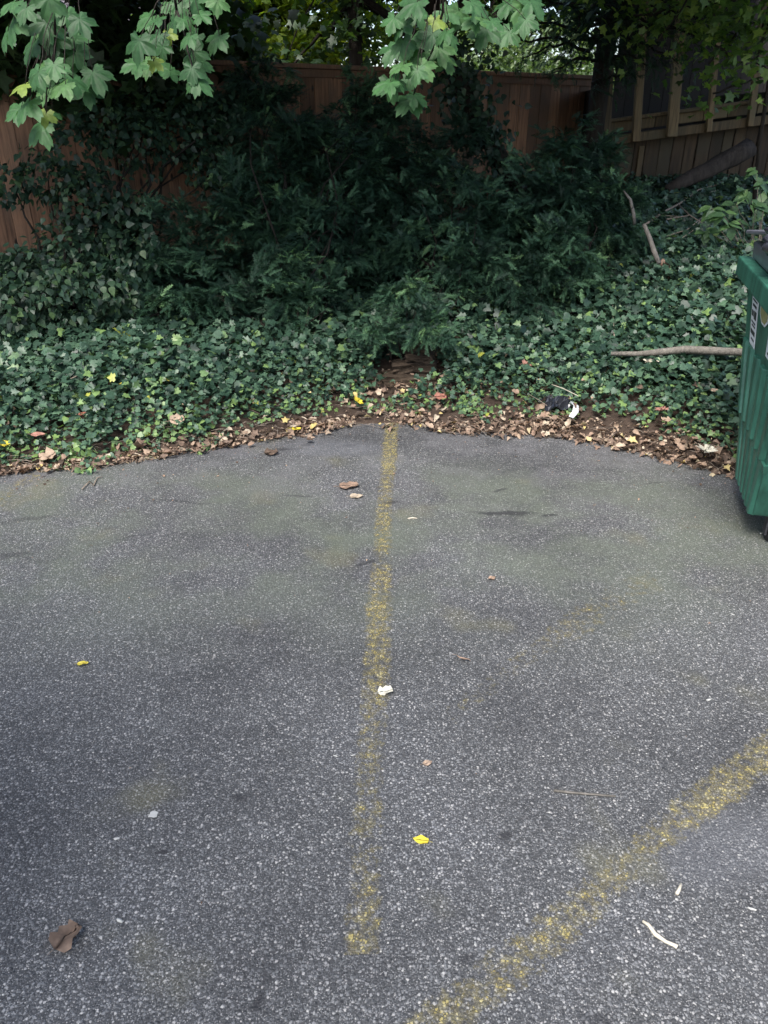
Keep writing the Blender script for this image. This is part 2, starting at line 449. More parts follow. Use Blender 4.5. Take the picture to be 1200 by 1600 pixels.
OVER_T = [fan_leaf([(0, 0), (.15, .5), (.6, .42), (1, 0)], (.35, 0), .1, .25)]
OVAL_T = [fan_leaf([(0, 0), (.25, .24), (.6, .25), (1, 0)], (.4, 0), .15, .3), fan_leaf([(0, 0), (.3, .28), (.65, .2), (1, 0)], (.4, 0), -.1, .4)]
DEAD_T = [fan_leaf([(0, 0), (.1, .25), (.35, .38), (.6, .22), (.75, .26), (1, 0)], (.4, 0), .55, -.25), fan_leaf([(0, 0), (.2, .2), (.5, .3), (1, 0)], (.4, 0), .8, .5),
          fan_leaf([(0, 0), (-.1, .4), (.25, .28), (.5, .5), (.6, .2), (1, 0)], (.3, 0), .35, .45), fan_leaf([(0, 0), (.2, .08), (.6, .1), (1, 0)], (.4, 0), .3, .3)]

def frames(axis, normal, roll):
    """rotation matrices (N,3,3) with x = axis, z near normal; arrays"""
    x = axis / np.linalg.norm(axis, axis=1, keepdims=True)
    z = normal - (normal * x).sum(1, keepdims=True) * x
    z /= np.linalg.norm(z, axis=1, keepdims=True) + 1e-9
    y = np.cross(z, x)
    c, s = np.cos(roll)[:, None], np.sin(roll)[:, None]
    y2, z2 = y * c + z * s, z * c - y * s
    return np.stack([x, y2, z2], 2)
def scatter(templates, loc, axis, normal, size, tone, roll=None, which=None):
    """join scattered copies of small leaf shapes into arrays"""
    N = len(loc)
    if roll is None: roll = RNG.normal(0, .35, N)
    M = frames(axis, normal, roll) * np.asarray(size)[:, None, None]
    if which is None: which = RNG.integers(0, len(templates), N)
    Vs, Fs, Ts, off = [], [], [], 0
    for k, (tv, tf) in enumerate(templates):
        i = np.where(which == k)[0]
        if not len(i): continue
        v = np.einsum('nij,kj->nki', M[i], tv) + loc[i][:, None, :]
        f = tf[None] + (np.arange(len(i)) * len(tv))[:, None, None] + off
        Vs.append(v.reshape(-1, 3)); Fs.append(f.reshape(-1, 3)); Ts.append(np.repeat(tone[i], len(tf)))
        off += len(i) * len(tv)
    return np.concatenate(Vs), np.concatenate(Fs), np.concatenate(Ts)
def leaf_stuff(name, mat, arrays, parent=None, smooth=False):
    V, Fc, T = arrays
    if parent is not None: V = V - np.array(parent.location, np.float32)
    o = link(name, mesh_from(name, V, Fc, mat, T, smooth), parent)
    o['kind'] = 'stuff'
    return o
def unit(n):
    v = RNG.normal(size=(n, 3)); return v / np.linalg.norm(v, axis=1, keepdims=True)

# ------------------------------------------------------------------ SETTING: ground, asphalt, markings
def sheet(name, xs, ys, zf, mat):
    Xg, Yg = np.meshgrid(xs, ys); Z = zf(Xg, Yg)
    V = np.stack([Xg, Yg, Z], -1).reshape(-1, 3); nx = len(xs)
    i = np.arange(len(ys) - 1)[:, None] * nx + np.arange(nx - 1)[None]
    i = i.ravel()
    return link(name, mesh_from(name, V, np.stack([i, i + 1, i + nx + 1, i + nx], 1), mat, None, True))
asphalt = sheet('parking_lot', [-80, 80], [-80, 5.2], lambda x, y: 0 * x, ASPHALT)
tag(asphalt, kind='structure')
bank = sheet('ground', np.concatenate([np.linspace(-80, -7, 10), np.linspace(-6.8, 6.8, 160), np.linspace(7, 80, 10)]),
             np.concatenate([np.linspace(1.5, 3, 6), np.linspace(3.05, 10, 120), np.linspace(10.5, 120, 20)]), hill, SOIL)
tag(bank, kind='structure')

def marking(name, pairs, mat, wears):
    """strip between left/right edge points given in photo pixels, lying 2 mm over the asphalt"""
    cols = ((-.16, -.62), (.06, -.10), (.3, .02), (.7, .02), (.94, -.10), (1.16, -.62)); V = []; W = []
    for (a, b), w in zip(pairs, wears):
        pa, pb = at_z(*a, .0025), at_z(*b, .0025)
        for t, e in cols: V.append(tuple(pa.lerp(pb, t))); W.append(w + e)
    k = len(cols)
    Fc = [(i * k + j, i * k + j + 1, (i + 1) * k + j + 1, (i + 1) * k + j) for i in range(len(pairs) - 1) for j in range(k - 1)]
    o = link(name, mesh_from(name, V, Fc, mat))
    a = o.data.attributes.new('wear', 'FLOAT', 'POINT')
    a.data.foreach_set('value', W)
    return tag(o, kind='structure')
PAINT = make_paint('worn_yellow_paint', .33)
marking('parking_line', [((535, 1492), (594, 1490)), ((540, 1430), (595, 1430)), ((547, 1300), (599, 1300)), ((553, 1180), (602, 1180)), ((563, 1090), (608, 1090)), ((568, 1040), (611, 1040)), ((571, 960), (612, 960)),
                         ((578, 890), (613, 888)), ((580, 874), (613, 866)), ((583, 850), (612, 850)), ((590, 770), (614, 770)), ((597, 710), (620, 710)), ((602, 660), (623, 660)), ((604, 640), (624, 640))], PAINT,
        [.02, .02, -.06, -.07, .02, .10, .12, .08, -.16, .12, .04, .20, .16, .1])
marking('hatch_line', [((1330, 1040), (1330, 1110)), ((1200, 1140), (1200, 1212)), ((1110, 1202), (1120, 1276)), ((1010, 1285), (1030, 1345)), ((900, 1380), (930, 1442)), ((790, 1465), (830, 1536)), ((690, 1545), (740, 1612)), ((600, 1612), (650, 1690))], PAINT,
        [.1, .10, .08, -.02, -.02, .0, .04, .04])
FAINT = make_paint('faded_yellow_paint', .20)
marking('faded_line', [((1010, 880), (1040, 918)), ((900, 945), (930, 985)), ((830, 1000), (850, 1030)), ((750, 1060), (770, 1090)), ((690, 1110), (705, 1140))], FAINT, [-.10, .02, -.02, -.05, -.15])
marking('faded_edge_line', [((-40, 790), (-10, 806)), ((20, 752), (40, 762)), ((70, 728), (86, 732))], FAINT, [.0, .03, .05])

# ------------------------------------------------------------------ ground cover of ivy
def in_view(X, Y, m=.7): return np.abs(X) < .56 * Y + m
def sine_noise(X, Y, s, ph=0.):
    return (np.sin(X * s + 1.3 * ph) * np.sin(Y * s * 1.13 + 2.1 + ph) + .6 * np.sin(X * s * 2.3 + Y * s * 1.7 + ph) + .4 * np.sin(X * s * 4.1 - Y * s * 3.7 + 1.7 * ph)) / 2
def near_trunk_hole(X, Y):
    p = on_hill(640, 592); q = on_hill(600, 625)
    return (((X - p.x) / .25) ** 2 + ((Y - p.y) / .22) ** 2 < 1) | (((X - q.x) / .16) ** 2 + ((Y - q.y) / .07) ** 2 < 1)
N = 200000
X = RNG.uniform(-5.6, 5.6, N); Y = 3.0 + 6.4 * RNG.random(N) ** 1.55
d = Y - ivy_line(X) + .07 * sine_noise(X, Y, 4.7, .6) + .05 * sine_noise(X, Y, 9.1, 2.)
prob = np.clip(d / .20 + .45 + .8 * sine_noise(X, Y, 6.3), 0, 1) * np.where(d < -.03, 0, 1)
hid = ((X > -1.9) & (X < 1.35) & (d > 2.0)) | ((X < -1.2) & (Y > 6.9)); keep = in_view(X, Y, .5) & ~(hid & (RNG.random(N) < .8)) & (RNG.random(N) < prob) & ~near_trunk_hole(X, Y)
X, Y, d = X[keep], Y[keep], d[keep]; n = len(X)
hgt = np.clip(d * .4 + .03, .02, .17) * (.15 + 1.0 * RNG.random(n)) + .05 * np.clip(d, 0, 1) * np.clip(sine_noise(X, Y, 3.0, 2.), -.5, 1)
loc = np.stack([X, Y, np.maximum(hill(X, Y), 0) + hgt], 1)
axis = np.stack([RNG.normal(0, 1, n), RNG.normal(-.55, .8, n), RNG.normal(-.15, .25, n)], 1)
nor = np.stack([RNG.normal(0, .5, n), RNG.normal(-.35, .5, n), np.ones(n)], 1)
size = np.interp(d, [0, .3, .8], [.021, .031, .043]) * RNG.uniform(.5, 1.45, n)
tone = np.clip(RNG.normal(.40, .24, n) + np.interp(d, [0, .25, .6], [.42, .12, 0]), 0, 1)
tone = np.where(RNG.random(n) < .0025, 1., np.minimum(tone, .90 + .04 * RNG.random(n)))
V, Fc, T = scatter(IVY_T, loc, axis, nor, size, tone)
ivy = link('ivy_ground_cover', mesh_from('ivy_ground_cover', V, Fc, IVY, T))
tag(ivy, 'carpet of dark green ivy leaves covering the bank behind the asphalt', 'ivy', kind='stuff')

# dead leaf litter along the edge and between the ivy
N = 8500
X = RNG.uniform(-3.2, 3.0, N); e = edge_line(X); iv = ivy_line(X)
w = np.interp(X, [-3, -1.4, -.8, .3, .9, 2], [.02, .03, .085, .08, .11, .17])
Y = e + w * .6 + RNG.normal(0, 1, N) * w * .62
spill = RNG.random(N)
keep = ((Y > e - .06 + .08 * sine_noise(X, Y, 6)) & (RNG.random(N) < .6 + .8 * sine_noise(X, Y, 4.3, 1.))) | (spill < .03)
X, Y = X[keep], Y[keep]
X2 = RNG.uniform(-4, 4, 900); Y2 = 3.6 + 2.2 * RNG.random(900); k2 = (Y2 > edge_line(X2)) & in_view(X2, Y2)
p0 = on_hill(640, 600); X3 = RNG.normal(p0.x, .28, 700); Y3 = RNG.normal(p0.y - .05, .17, 700)
ns = len(X); X = np.concatenate([X, X2[k2], X3]); Y = np.concatenate([Y, Y2[k2], Y3]); n = len(X)
lift = np.concatenate([RNG.uniform(.004, .03, ns), RNG.uniform(.05, .13, k2.sum()), RNG.uniform(.004, .035, 700)])
loc = np.stack([X, Y, np.maximum(hill(X, Y), 0) + lift], 1)
axis = np.stack([RNG.normal(0, 1, n), RNG.normal(0, 1, n), RNG.normal(0, .22, n)], 1)
nor = np.stack([RNG.normal(0, .45, n), RNG.normal(-.1, .45, n), np.ones(n)], 1)
size = np.where(RNG.random(n) < .62, RNG.uniform(.007, .022, n), RNG.uniform(.022, .055, n))
tn = np.clip(RNG.beta(2.2, 1.2, n), 0, .985)
m = 420; xb_ = RNG.uniform(-1.9, 1.9, m); yb_ = edge_line(xb_) - RNG.exponential(.45, m) - .01                # crumbs blown onto the asphalt
loc = np.concatenate([loc, np.stack([xb_, yb_, RNG.uniform(.002, .005, m)], 1)]); axis = np.concatenate([axis, np.stack([RNG.normal(0, 1, m), RNG.normal(0, 1, m), np.zeros(m)], 1)])
nor = np.concatenate([nor, np.tile([0, 0, 1.], (m, 1)) + RNG.normal(0, .2, (m, 3))]); size = np.concatenate([size, np.where(RNG.random(m) < .85, RNG.uniform(.003, .009, m), RNG.uniform(.009, .02, m))]); tn = np.concatenate([tn, RNG.uniform(.2, .9, m)])
V, Fc, T = scatter(DEAD_T, loc, axis, nor, size, tn)
lit = link('leaf_litter', mesh_from('leaf_litter', V, Fc, LITTER, T))
tag(lit, 'brown dead leaves drifted along the edge of the asphalt', 'leaf litter', kind='stuff')

# needles and bits of twig in the litter
paths = []
for i in range(420):
    x = random.uniform(-2.4, 2.2); y = float(edge_line(x)) + random.gauss(.08, .11)
    if y < float(edge_line(x)) - .06: continue
    z = max(float(hill(x, y)), 0) + random.uniform(.006, .03); a = random.uniform(0, 6.28); L = random.uniform(.03, .11)
    dv = Vector((math.cos(a), math.sin(a), random.uniform(-.1, .1))) * L
    p = Vector((x, y, z)); paths.append(([p, p + dv * .5 + Vector((0, 0, .004)), p + dv], [.0012, .0015, .0008]))
tag(tubes('twig_litter', paths, TWIG, None, 4), 'thin twigs and needles mixed into the brown leaf litter', 'twigs', kind='stuff')
# loose grit on the asphalt
N = 1500
X = RNG.uniform(-1.9, 1.9, N); Y = RNG.uniform(.75, 3.4, N)
gv = np.array([(1, 0, 0), (.2, .8, 0), (-.9, .3, 0), (-.3, -.8, 0), (.1, .1, .6)], np.float32); gf = np.array([(0, 1, 4), (1, 2, 4), (2, 3, 4), (3, 0, 4)], np.int32)
n = N; loc = np.stack([X, Y, np.full(n, .0005)], 1); ax = np.stack([RNG.normal(size=n), RNG.normal(size=n), np.zeros(n)], 1)
V, Fc, T = scatter([(gv, gf)], loc, ax, np.tile([0, 0, 1.], (n, 1)), RNG.uniform(.0012, .0034, n), RNG.random(n), RNG.normal(0, .05, n))
tag(link('loose_grit', mesh_from('loose_grit', V, Fc, STONE, T)), 'loose pale grit scattered over the asphalt', 'grit', kind='stuff')

# ------------------------------------------------------------------ wooden fence at the back
FA, FB = at_y(470, 105, 7.5), at_y(915, 122, 9.3)
FTOP = 1.97
fd = Vector((FB.x - FA.x, FB.y - FA.y, 0)).normalized(); fn = Vector((fd.y, -fd.x, 0))
f0 = Vector((FA.x, FA.y, 0)) - fd * 3.9; LEN = 3.9 + (Vector((FB.x, FB.y, 0)) - Vector((FA.x, FA.y, 0))).length + .25
fence = thing('wooden_fence', 'tall reddish brown board fence standing behind the shrubs', 'fence', f0, math.atan2(fd.y, fd.x))
def board_mesh(w, h, t):
    bm = bmesh.new(); box(bm, 0, w, -t / 2, t / 2, 0, h); bevel(bm, .004)
    me = bpy.data.meshes.new('board'); bm.to_mesh(me); bm.free(); me.materials.append(FENCE); return me
bmeshes = [board_mesh(.138, 1.95, .019) for _ in range(3)]
nb = int(LEN / .1386)
for i in range(nb):
    o = link('board', bmeshes[i % 3], fence, (i * .1386, random.uniform(-.004, .004), random.uniform(-.006, .006)), (random.uniform(-.003, .003), 0, random.uniform(-.012, .012)))
bm = bmesh.new(); box(bm, -.02, LEN, -.07, .06, FTOP - .012, FTOP + .024); bevel(bm, .005); bm_obj('cap_rail', bm, FENCE, fence)
bm = bmesh.new(); box(bm, -.02, LEN, -.022 - .012, -.012, FTOP - .075, FTOP - .015); bm_obj('top_trim', bm, FENCE, fence)
for zz in (.35, 1.5):
    bm = bmesh.new(); box(bm, 0, LEN, .014, .052, zz, zz + .085); bm_obj('back_rail', bm, FENCE, fence)
pm = None
for i in range(5):
    if pm is None:
        bm = bmesh.new(); box(bm, -.045, .045, .056, .146, -.2, 1.94); pm = bm_obj('post', bm, FENCE, fence, (.4, 0, 0))
    else:
        q = pm.copy(); C.objects.link(q); q.location = (.4 + i * 1.6, 0, 0)

# ------------------------------------------------------------------ wooden lean-to with posts on the right
LY = 8.6
def rel(px, py, Y=LY): return at_y(px, py, Y)
lean = thing('open_shed', 'old open wooden shed with bare posts and a sloping beam', 'shed', (rel(1050, 290).x, LY, .9))
lo = Vector(lean.location)
def lbox(name, x0, x1, y0, y1, z0a, z0b, z1a, z1b, lean_x=0., mat=None):
    bm = bmesh.new()
    hull8(bm, [Vector(p) - lo for p in ((x0, y0, z0a), (x1, y0, z0b), (x1, y1, z0b), (x0, y1, z0a))], [Vector(p) - lo for p in ((x0 + lean_x, y0, z1a), (x1 + lean_x, y0, z1b), (x1 + lean_x, y1, z1b), (x0 + lean_x, y1, z1a))])
    bevel(bm, .005)
    return bm_obj(name, bm, mat or DECK, lean)
xa, xb = rel(936, 220).x, rel(1260, 180).x
za, zb = rel(945, 228).z, rel(1240, 185).z
def beam_z(x): return za + (zb - za) * (x - xa) / (xb - xa)
lbox('beam', xa, xb, LY - .07, LY + .05, za - .005, zb - .005, za + .08, zb + .08)
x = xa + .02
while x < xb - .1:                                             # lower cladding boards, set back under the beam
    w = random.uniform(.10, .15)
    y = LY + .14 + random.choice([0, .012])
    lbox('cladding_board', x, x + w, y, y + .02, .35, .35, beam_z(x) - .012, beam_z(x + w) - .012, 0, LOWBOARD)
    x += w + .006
x = xa + .05
while x < xb - .1:                                             # short boards above the beam
    w = random.uniform(.2, .3)
    lbox('short_board', x, x + w, LY + .052, LY + .07, beam_z(x) + .103, beam_z(x + w) + .103, beam_z(x) + .20, beam_z(x + w) + .20)
    x += w + .007
lbox('rail', xa, xb, LY - .02, LY + .06, beam_z(xa) + .203, beam_z(xb) + .203, beam_z(xa) + .235, beam_z(xb) + .235)
for px, w in ((948, .07), (994, .075), (1049, .10), (1105, .05), (1168, .06), (1225, .08)):
    xx = rel(px, 180).x
    lbox('post', xx - w / 2, xx + w / 2, LY - .135, LY - .074, beam_z(xx), beam_z(xx), 3.0, 3.0, -.13)
lbox('battens', rel(960, 260).x, rel(966, 260).x, LY + .105, LY + .137, 1.0, 1.0, 1.30, 1.30).name = 'batten'
lbox('batten', rel(1000, 260).x, rel(1008, 260).x, LY + .105, LY + .137, 1.02, 1.02, 1.33, 1.33)
bm = bmesh.new(); box(bm, xa - lo.x - .1, xb - lo.x + .3, -.5, 2.7, 2.1, 2.14); bm_obj('roof', bm, DECK, lean)  # unseen roof added to keep the shed interior dark
for i in range(17):                                            # back wall added for the dark void, shade put into its colour
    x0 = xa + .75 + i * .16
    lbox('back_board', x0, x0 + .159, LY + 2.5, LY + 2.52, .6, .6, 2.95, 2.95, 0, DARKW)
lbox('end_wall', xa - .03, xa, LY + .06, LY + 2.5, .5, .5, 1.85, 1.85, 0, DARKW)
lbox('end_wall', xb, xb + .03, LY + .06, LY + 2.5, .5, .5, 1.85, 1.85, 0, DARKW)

# ------------------------------------------------------------------ shrubs
def needle_spray(seed, L=.17, droop=.9):
    r = random.Random(seed); V, T = [], []
    def zc(x, y): return -droop * (x * x + .6 * y * y) / L * .55
    def twig(x0, y0, ang, ln):
        ca, sa = math.cos(ang), math.sin(ang); k = 0.0
        while k < ln:
            for s in (-1, 1):
                bx, by = x0 + ca * k, y0 + sa * k
                nl = .0195 * (1 - .45 * (k / ln) ** 3) * r.uniform(.8, 1.15)
                aa = ang + s * r.uniform(.75, 1.1)
                dx, dy = math.cos(aa) * nl, math.sin(aa) * nl
                wx, wy = -math.sin(aa) * .0029, math.cos(aa) * .0029
                zj = r.uniform(-.001, .009)
                i = len(V)
                mx, my = bx + dx * .5, by + dy * .5
                V.extend([(bx + wx, by + wy, zc(bx, by)), (bx + dx, by + dy, zc(bx + dx, by + dy) + zj), (bx - wx, by - wy, zc(bx, by) + .001)])
                T.append((i, i + 1, i + 2))
            k += .0068
    twig(0, 0, 0, L)
    if seed % 2: twig(L * .35, 0, r.choice((-1, 1)) * r.uniform(.6, .9), L * .5)
    return np.array(V, np.float32), np.array(T, np.int32)
SPRAYS = [needle_spray(s, .062 + .014 * (s % 3), .5 + .3 * (s % 2)) for s in range(6)]

def lobes_world(lobes):
    return [(np.array(at_y(px, py, Yw)), r) for px, py, Yw, r in lobes]
def shell_points(lobes, per_m2, front=.35):
    P, D = [], []
    for c, r in lobes:
        n = int(4 * math.pi * r * r * per_m2)
        u = unit(n); rr = r * (1 - .45 * RNG.random(n) ** 1.6) * (1 + .22 * np.sin(u[:, 0] * 5 + c[0] * 9) * np.sin(u[:, 2] * 6 + c[2] * 7) + .12 * np.sin(u[:, 1] * 11))
        p = c + u * rr[:, None] * np.array([1, .85, .92])
        k = (u[:, 1] < front) & (p[:, 2] > hill(p[:, 0], p[:, 1]) + .06)
        P.append(p[k]); D.append(u[k])
    return np.concatenate(P), np.concatenate(D)
def yew(label, lobes, density, base, size=1.):
    b = on_hill(*base); root = thing('yew_shrub', label, 'shrub', (b.x, b.y, float(hill(b.x, b.y))))
    L = lobes_world(lobes); P0, D0 = shell_points(L, density / 7.); per = 40; m = len(P0)     # plumes: sprays gathered round branch ends
    i = np.repeat(np.arange(m), per); n = len(i); D = D0[i]
    A = D0 * np.array([1, 1, .35]) + RNG.normal(0, .35, (m, 3)) + np.array([0, -.2, .05]); A /= np.linalg.norm(A, axis=1, keepdims=True)
    side = np.cross(A, [0, 0, 1.]); side /= np.linalg.norm(side, axis=1, keepdims=True) + 1e-6
    u = RNG.uniform(-1, .6, n); w = RNG.normal(0, .6, n) * (1 - .4 * u)
    pl = RNG.uniform(.07, .17, m)[i]
    P = P0[i] + A[i] * (u * pl)[:, None] + side[i] * (w * pl * .62)[:, None] + RNG.normal(0, .02, (n, 3)) - np.array([0, 0, 1.]) * (np.clip(u, 0, 1) ** 2 * .05 + w * w * .03)[:, None]
    ax = A[i] + side[i] * (w * 1.1)[:, None] + RNG.normal(0, .5, (n, 3)) + np.array([0, 0, .06])
    nor = np.tile([0, -.3, 1.], (n, 1)) + RNG.normal(0, .22, (n, 3)) + D * .2
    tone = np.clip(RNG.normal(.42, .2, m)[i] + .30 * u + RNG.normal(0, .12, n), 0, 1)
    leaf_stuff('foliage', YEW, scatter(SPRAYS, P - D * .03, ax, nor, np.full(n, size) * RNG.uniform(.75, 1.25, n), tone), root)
    paths = []
    for c, r in L:
        for k in range(3):
            t = Vector(c + unit(1)[0] * r * .42)
            o = Vector(root.location) + Vector((random.uniform(-.12, .12), random.uniform(-.05, .1), 0))
            pts = [p - Vector(root.location) for p in wander(o, t, 6, .09, -.05)]
            paths.append((pts, np.linspace(.010, .002, 7)))
    tubes('stems', paths, BARK, root, 5).name = 'stem'
    return root
yew('large dark yew with drooping lower sprays in front of the fence', [(415, 215, 6.7, .52), (470, 300, 6.4, .62), (540, 230, 6.9, .45), (390, 390, 5.9, .55), (500, 400, 5.9, .55), (440, 465, 5.3, .36), (330, 470, 5.2, .34), (545, 330, 6.4, .5), (505, 470, 5.3, .28), (405, 135, 6.9, .26), (590, 190, 7.0, .30), (560, 150, 7.0, .2)], 190, (455, 560))
yew('low spreading yew between the climbing ivy and the large yew', [(215, 440, 5.4, .36), (280, 400, 5.7, .40), (260, 490, 5.0, .26), (180, 370, 5.9, .3)], 190, (240, 545))
yew('dark yew behind the rotten stump with the leaning trunk above it', [(650, 330, 6.5, .48), (700, 250, 7.0, .40), (735, 360, 6.1, .46), (650, 410, 5.9, .42), (740, 440, 5.5, .36), (600, 280, 6.8, .4)], 190, (690, 530))
yew('upright yew with pale green tips beside the open shed', [(880, 255, 6.5, .34), (930, 260, 6.7, .26), (860, 340, 6.1, .42), (935, 340, 6.2, .34), (890, 415, 5.6, .36), (975, 390, 6.0, .26), (820, 440, 5.4, .30), (810, 330, 6.3, .34)], 210, (870, 520))
yew('small feathery yew sprig overhanging the rotten stump', [(630, 465, 4.95, .19), (590, 510, 4.7, .12), (660, 500, 4.6, .15), (695, 520, 4.5, .10)], 330, (640, 575), .8)

def climbing_ivy(label, lobes, density, base):
    b = on_hill(*base); root = thing('ivy_bush', label, 'ivy', (b.x, b.y, float(hill(b.x, b.y))))
    L = lobes_world(lobes); P, D = shell_points(L, density, .5); n = len(P)
    ax = RNG.normal(0, .5, (n, 3)) + np.array([0, -.5, -.55]) + D * .5
    nor = D + np.array([0, -.5, .7]) + RNG.normal(0, .35, (n, 3))
    leaf_stuff('foliage', IVYM, scatter(IVYM_T, P, ax, nor, RNG.uniform(.032, .062, n), np.clip(RNG.normal(.5, .25, n), 0, 1)), root)
    # round pale green berry heads
    k = RNG.choice(n, n // 45, False); bm = bmesh.new(); bp, ba = [], []
    ico = bmesh.new(); bmesh.ops.create_icosphere(ico, subdivisions=1, radius=1.); iv = np.array([v.co[:] for v in ico.verts], np.float32); itf = np.array([[v.index for v in f.verts] for f in ico.faces], np.int32); ico.free(); bm.free()
    for i in k:
        for _ in range(7): bp.append(P[i] + D[i] * .02 + RNG.normal(0, .011, 3))
    bp = np.array(bp); m = len(bp)
    arr = scatter([(iv, itf)], bp, unit(m), unit(m), RNG.uniform(.004, .0065, m), RNG.uniform(.4, 1, m))
    leaf_stuff('berries', WEED, arr, root, True)
    paths = []
    for c, r in L:
        pts = [p - Vector(root.location) for p in wander(Vector(root.location) + Vector((random.uniform(-.2, .2), .1, 0)), Vector(c), 7, .12)]
        paths.append((pts, np.linspace(.016, .004, 8)))
    tubes('stem', paths, BARK, root, 5)
    return root
climbing_ivy('mass of climbing ivy with pale berry heads against the left of the fence', [(75, 275, 5.6, .20), (20, 290, 5.5, .14), (120, 240, 5.9, .26), (140, 320, 5.6, .26), (215, 220, 6.2, .26), (270, 200, 6.4, .24), (325, 215, 6.5, .22), (330, 270, 6.3, .2), (110, 400, 5.2, .24), (180, 345, 5.7, .26), (40, 440, 4.9, .22), (205, 390, 5.3, .2), (110, 460, 4.8, .22), (10, 480, 4.7, .2), (165, 190, 6.2, .24), (350, 180, 6.6, .2), (180, 450, 4.9, .18), (300, 150, 6.6, .2), (385, 150, 6.9, .18), (250, 160, 6.5, .18)], 560, (120, 500))

# ------------------------------------------------------------------ trees
def tree(name, label, trunk_pts, radii, lobes, n_leaf, mat, size, temps=CAN_T, limbs=8, tone=(.5, .25), cat='tree', mass=1.6, flat=.3):
    base = Vector(trunk_pts[0]); root = thing(name, label, cat, base)
    tp = [Vector(p) - base for p in trunk_pts]
    tubes('trunk', [(tp, radii)], BARK, root, 10, .25)
    L = [(np.array(c, float), np.array(r, float)) for c, r in lobes]
    vol = np.array([r.prod() for c, r in L]); share = vol / vol.sum()
    P = []
    for (c, r), s in zip(L, share):
        n = max(int(n_leaf * s), 30); k = max(n // 14, 3)
        cl = unit(k) * (RNG.random(k) ** (1 / mass))[:, None] * r + c       # twig ends
        P.append(cl[RNG.integers(0, k, n)] + RNG.normal(0, 1, (n, 3)) * np.array([.16, .16, .07]))
    P = np.concatenate(P); n = len(P)
    ax = RNG.normal(0, 1, (n, 3)) * np.array([1, 1, .4]) + np.array([0, 0, -.35])
    nor = np.tile([0, 0, 1.], (n, 1)) + RNG.normal(0, flat, (n, 3))
    leaf_stuff('crown', mat, scatter(temps, P, ax, nor, size * RNG.uniform(.6, 1.3, n), np.clip(RNG.normal(tone[0], tone[1], n), 0, 1)), root)
    paths = []
    for i in range(limbs):
        c, r = L[i % len(L)]
        t = Vector(c + unit(1)[0] * r * .8); k = random.randint(len(tp) // 2, len(tp) - 1)
        pts = wander(tp[k] + base, t, 7, .08, .03); paths.append(([p - base for p in pts], np.linspace(radii[k] * .45, .008, 8)))
    tubes('limb', paths, BARK, root, 6)
    return root
a = at_y(812, 300, 7.3); b2 = at_y(752, 195, 7.3); c2 = at_y(700, 95, 7.35)
tree('leaning_tree', 'dark leaning trunk crossing the middle of the fence', [(a.x + .05, 7.3, .3), a, b2, c2, (c2.x - .5, 7.2, 3.4), (c2.x - 1.0, 6.9, 5.2)], [.11, .085, .075, .07, .06, .03],
     [((-.4, 5.6, 3.7), (1.6, 1.1, .7)), ((-1.4, 6.4, 4.4), (1.5, 1.2, .7)), ((.9, 6.4, 4.4), (1.5, 1.2, .7)), ((.1, 7.9, 2.85), (.9, .4, .3)), ((-.2, 7.5, 2.75), (.6, .3, .22))], 16000, CANOPY, .12, tone=(.3, .2))
lt = bpy.data.objects['leaning_tree']; P = []
for (u0, u1, n_, sp_) in ((a, b2, 420, .10), (b2, c2, 620, .13)):
    t_ = RNG.random(n_)[:, None]; P.append(np.array(u0) * (1 - t_) + np.array(u1) * t_ + RNG.normal(0, 1, (n_, 3)) * np.array([sp_, .07, sp_]) - np.array([0, .06, .03]))
P = np.concatenate(P); n_ = len(P)
leaf_stuff('climbing_ivy', IVYM, scatter(IVYM_T, P, RNG.normal(0, .6, (n_, 3)) + np.array([0, -.4, -.7]), RNG.normal(0, .4, (n_, 3)) + np.array([0, -1, .6]), RNG.uniform(.04, .07, n_), np.clip(RNG.normal(.4, .2, n_), 0, 1)), lt)
tb = at_y(925, 230, 8.2)
con = tree('conifer', 'dark conifer trunk with drooping branches at the right end of the fence', [(tb.x, 8.2, .8), (tb.x, 8.2, 1.6), (tb.x + .02, 8.2, 2.4), (tb.x, 8.25, 4.5), (tb.x, 8.3, 7.5)], [.10, .09, .085, .07, .03],
     [((tb.x, 8.2, 5.0), (1.9, 1.6, 1.3)), ((tb.x - .3, 7.3, 3.9), (1.7, 1.0, .7)), ((tb.x + 1.4, 7.8, 4.2), (1.4, 1.2, .9))], 6500, CANOPY, .11, limbs=6, tone=(.2, .15))
paths = []; sp, sd = [], []
tl = Vector(con.location)
for (x0, y0, x1, y1, Y1) in ((922, 60, 800, 30, 7.9), (922, 80, 770, 62, 7.8), (922, 62, 815, 92, 7.7), (922, 92, 862, 112, 7.7), (922, 30, 830, -5, 7.8), (925, 40, 1000, 30, 7.7), (925, 95, 990, 95, 7.7), (925, 60, 1060, 45, 7.6), (925, 130, 985, 118, 7.8), (925, 20, 890, 60, 7.5), (925, 70, 960, 70, 7.5), (925, 20, 870, 15, 7.5), (925, 10, 960, 10, 7.5), (930, 60, 1010, 80, 7.4), (930, 85, 1020, 108, 7.4), (930, 30, 1100, 60, 7.3), (930, 20, 1150, 40, 7.2), (930, 45, 1060, 100, 7.3), (930, 10, 1180, 70, 7.2)):
    p, q = at_y(x0, y0, 8.1), at_y(x1, y1, Y1)
    pts = wander(p, q, 8, .05, -.05); paths.append(([v - tl for v in pts], np.linspace(.018, .004, 9)))
    for k in range(2, 9):
        for _ in range(9):
            sp.append(np.array(pts[k]) + RNG.normal(0, .06, 3)); dd = np.array(q - p) / (q - p).length; sd.append(dd * .8 + RNG.normal(0, .5, 3) + np.array([0, -.1, -.35]))
sp, sd = np.array(sp), np.array(sd); m = len(sp)
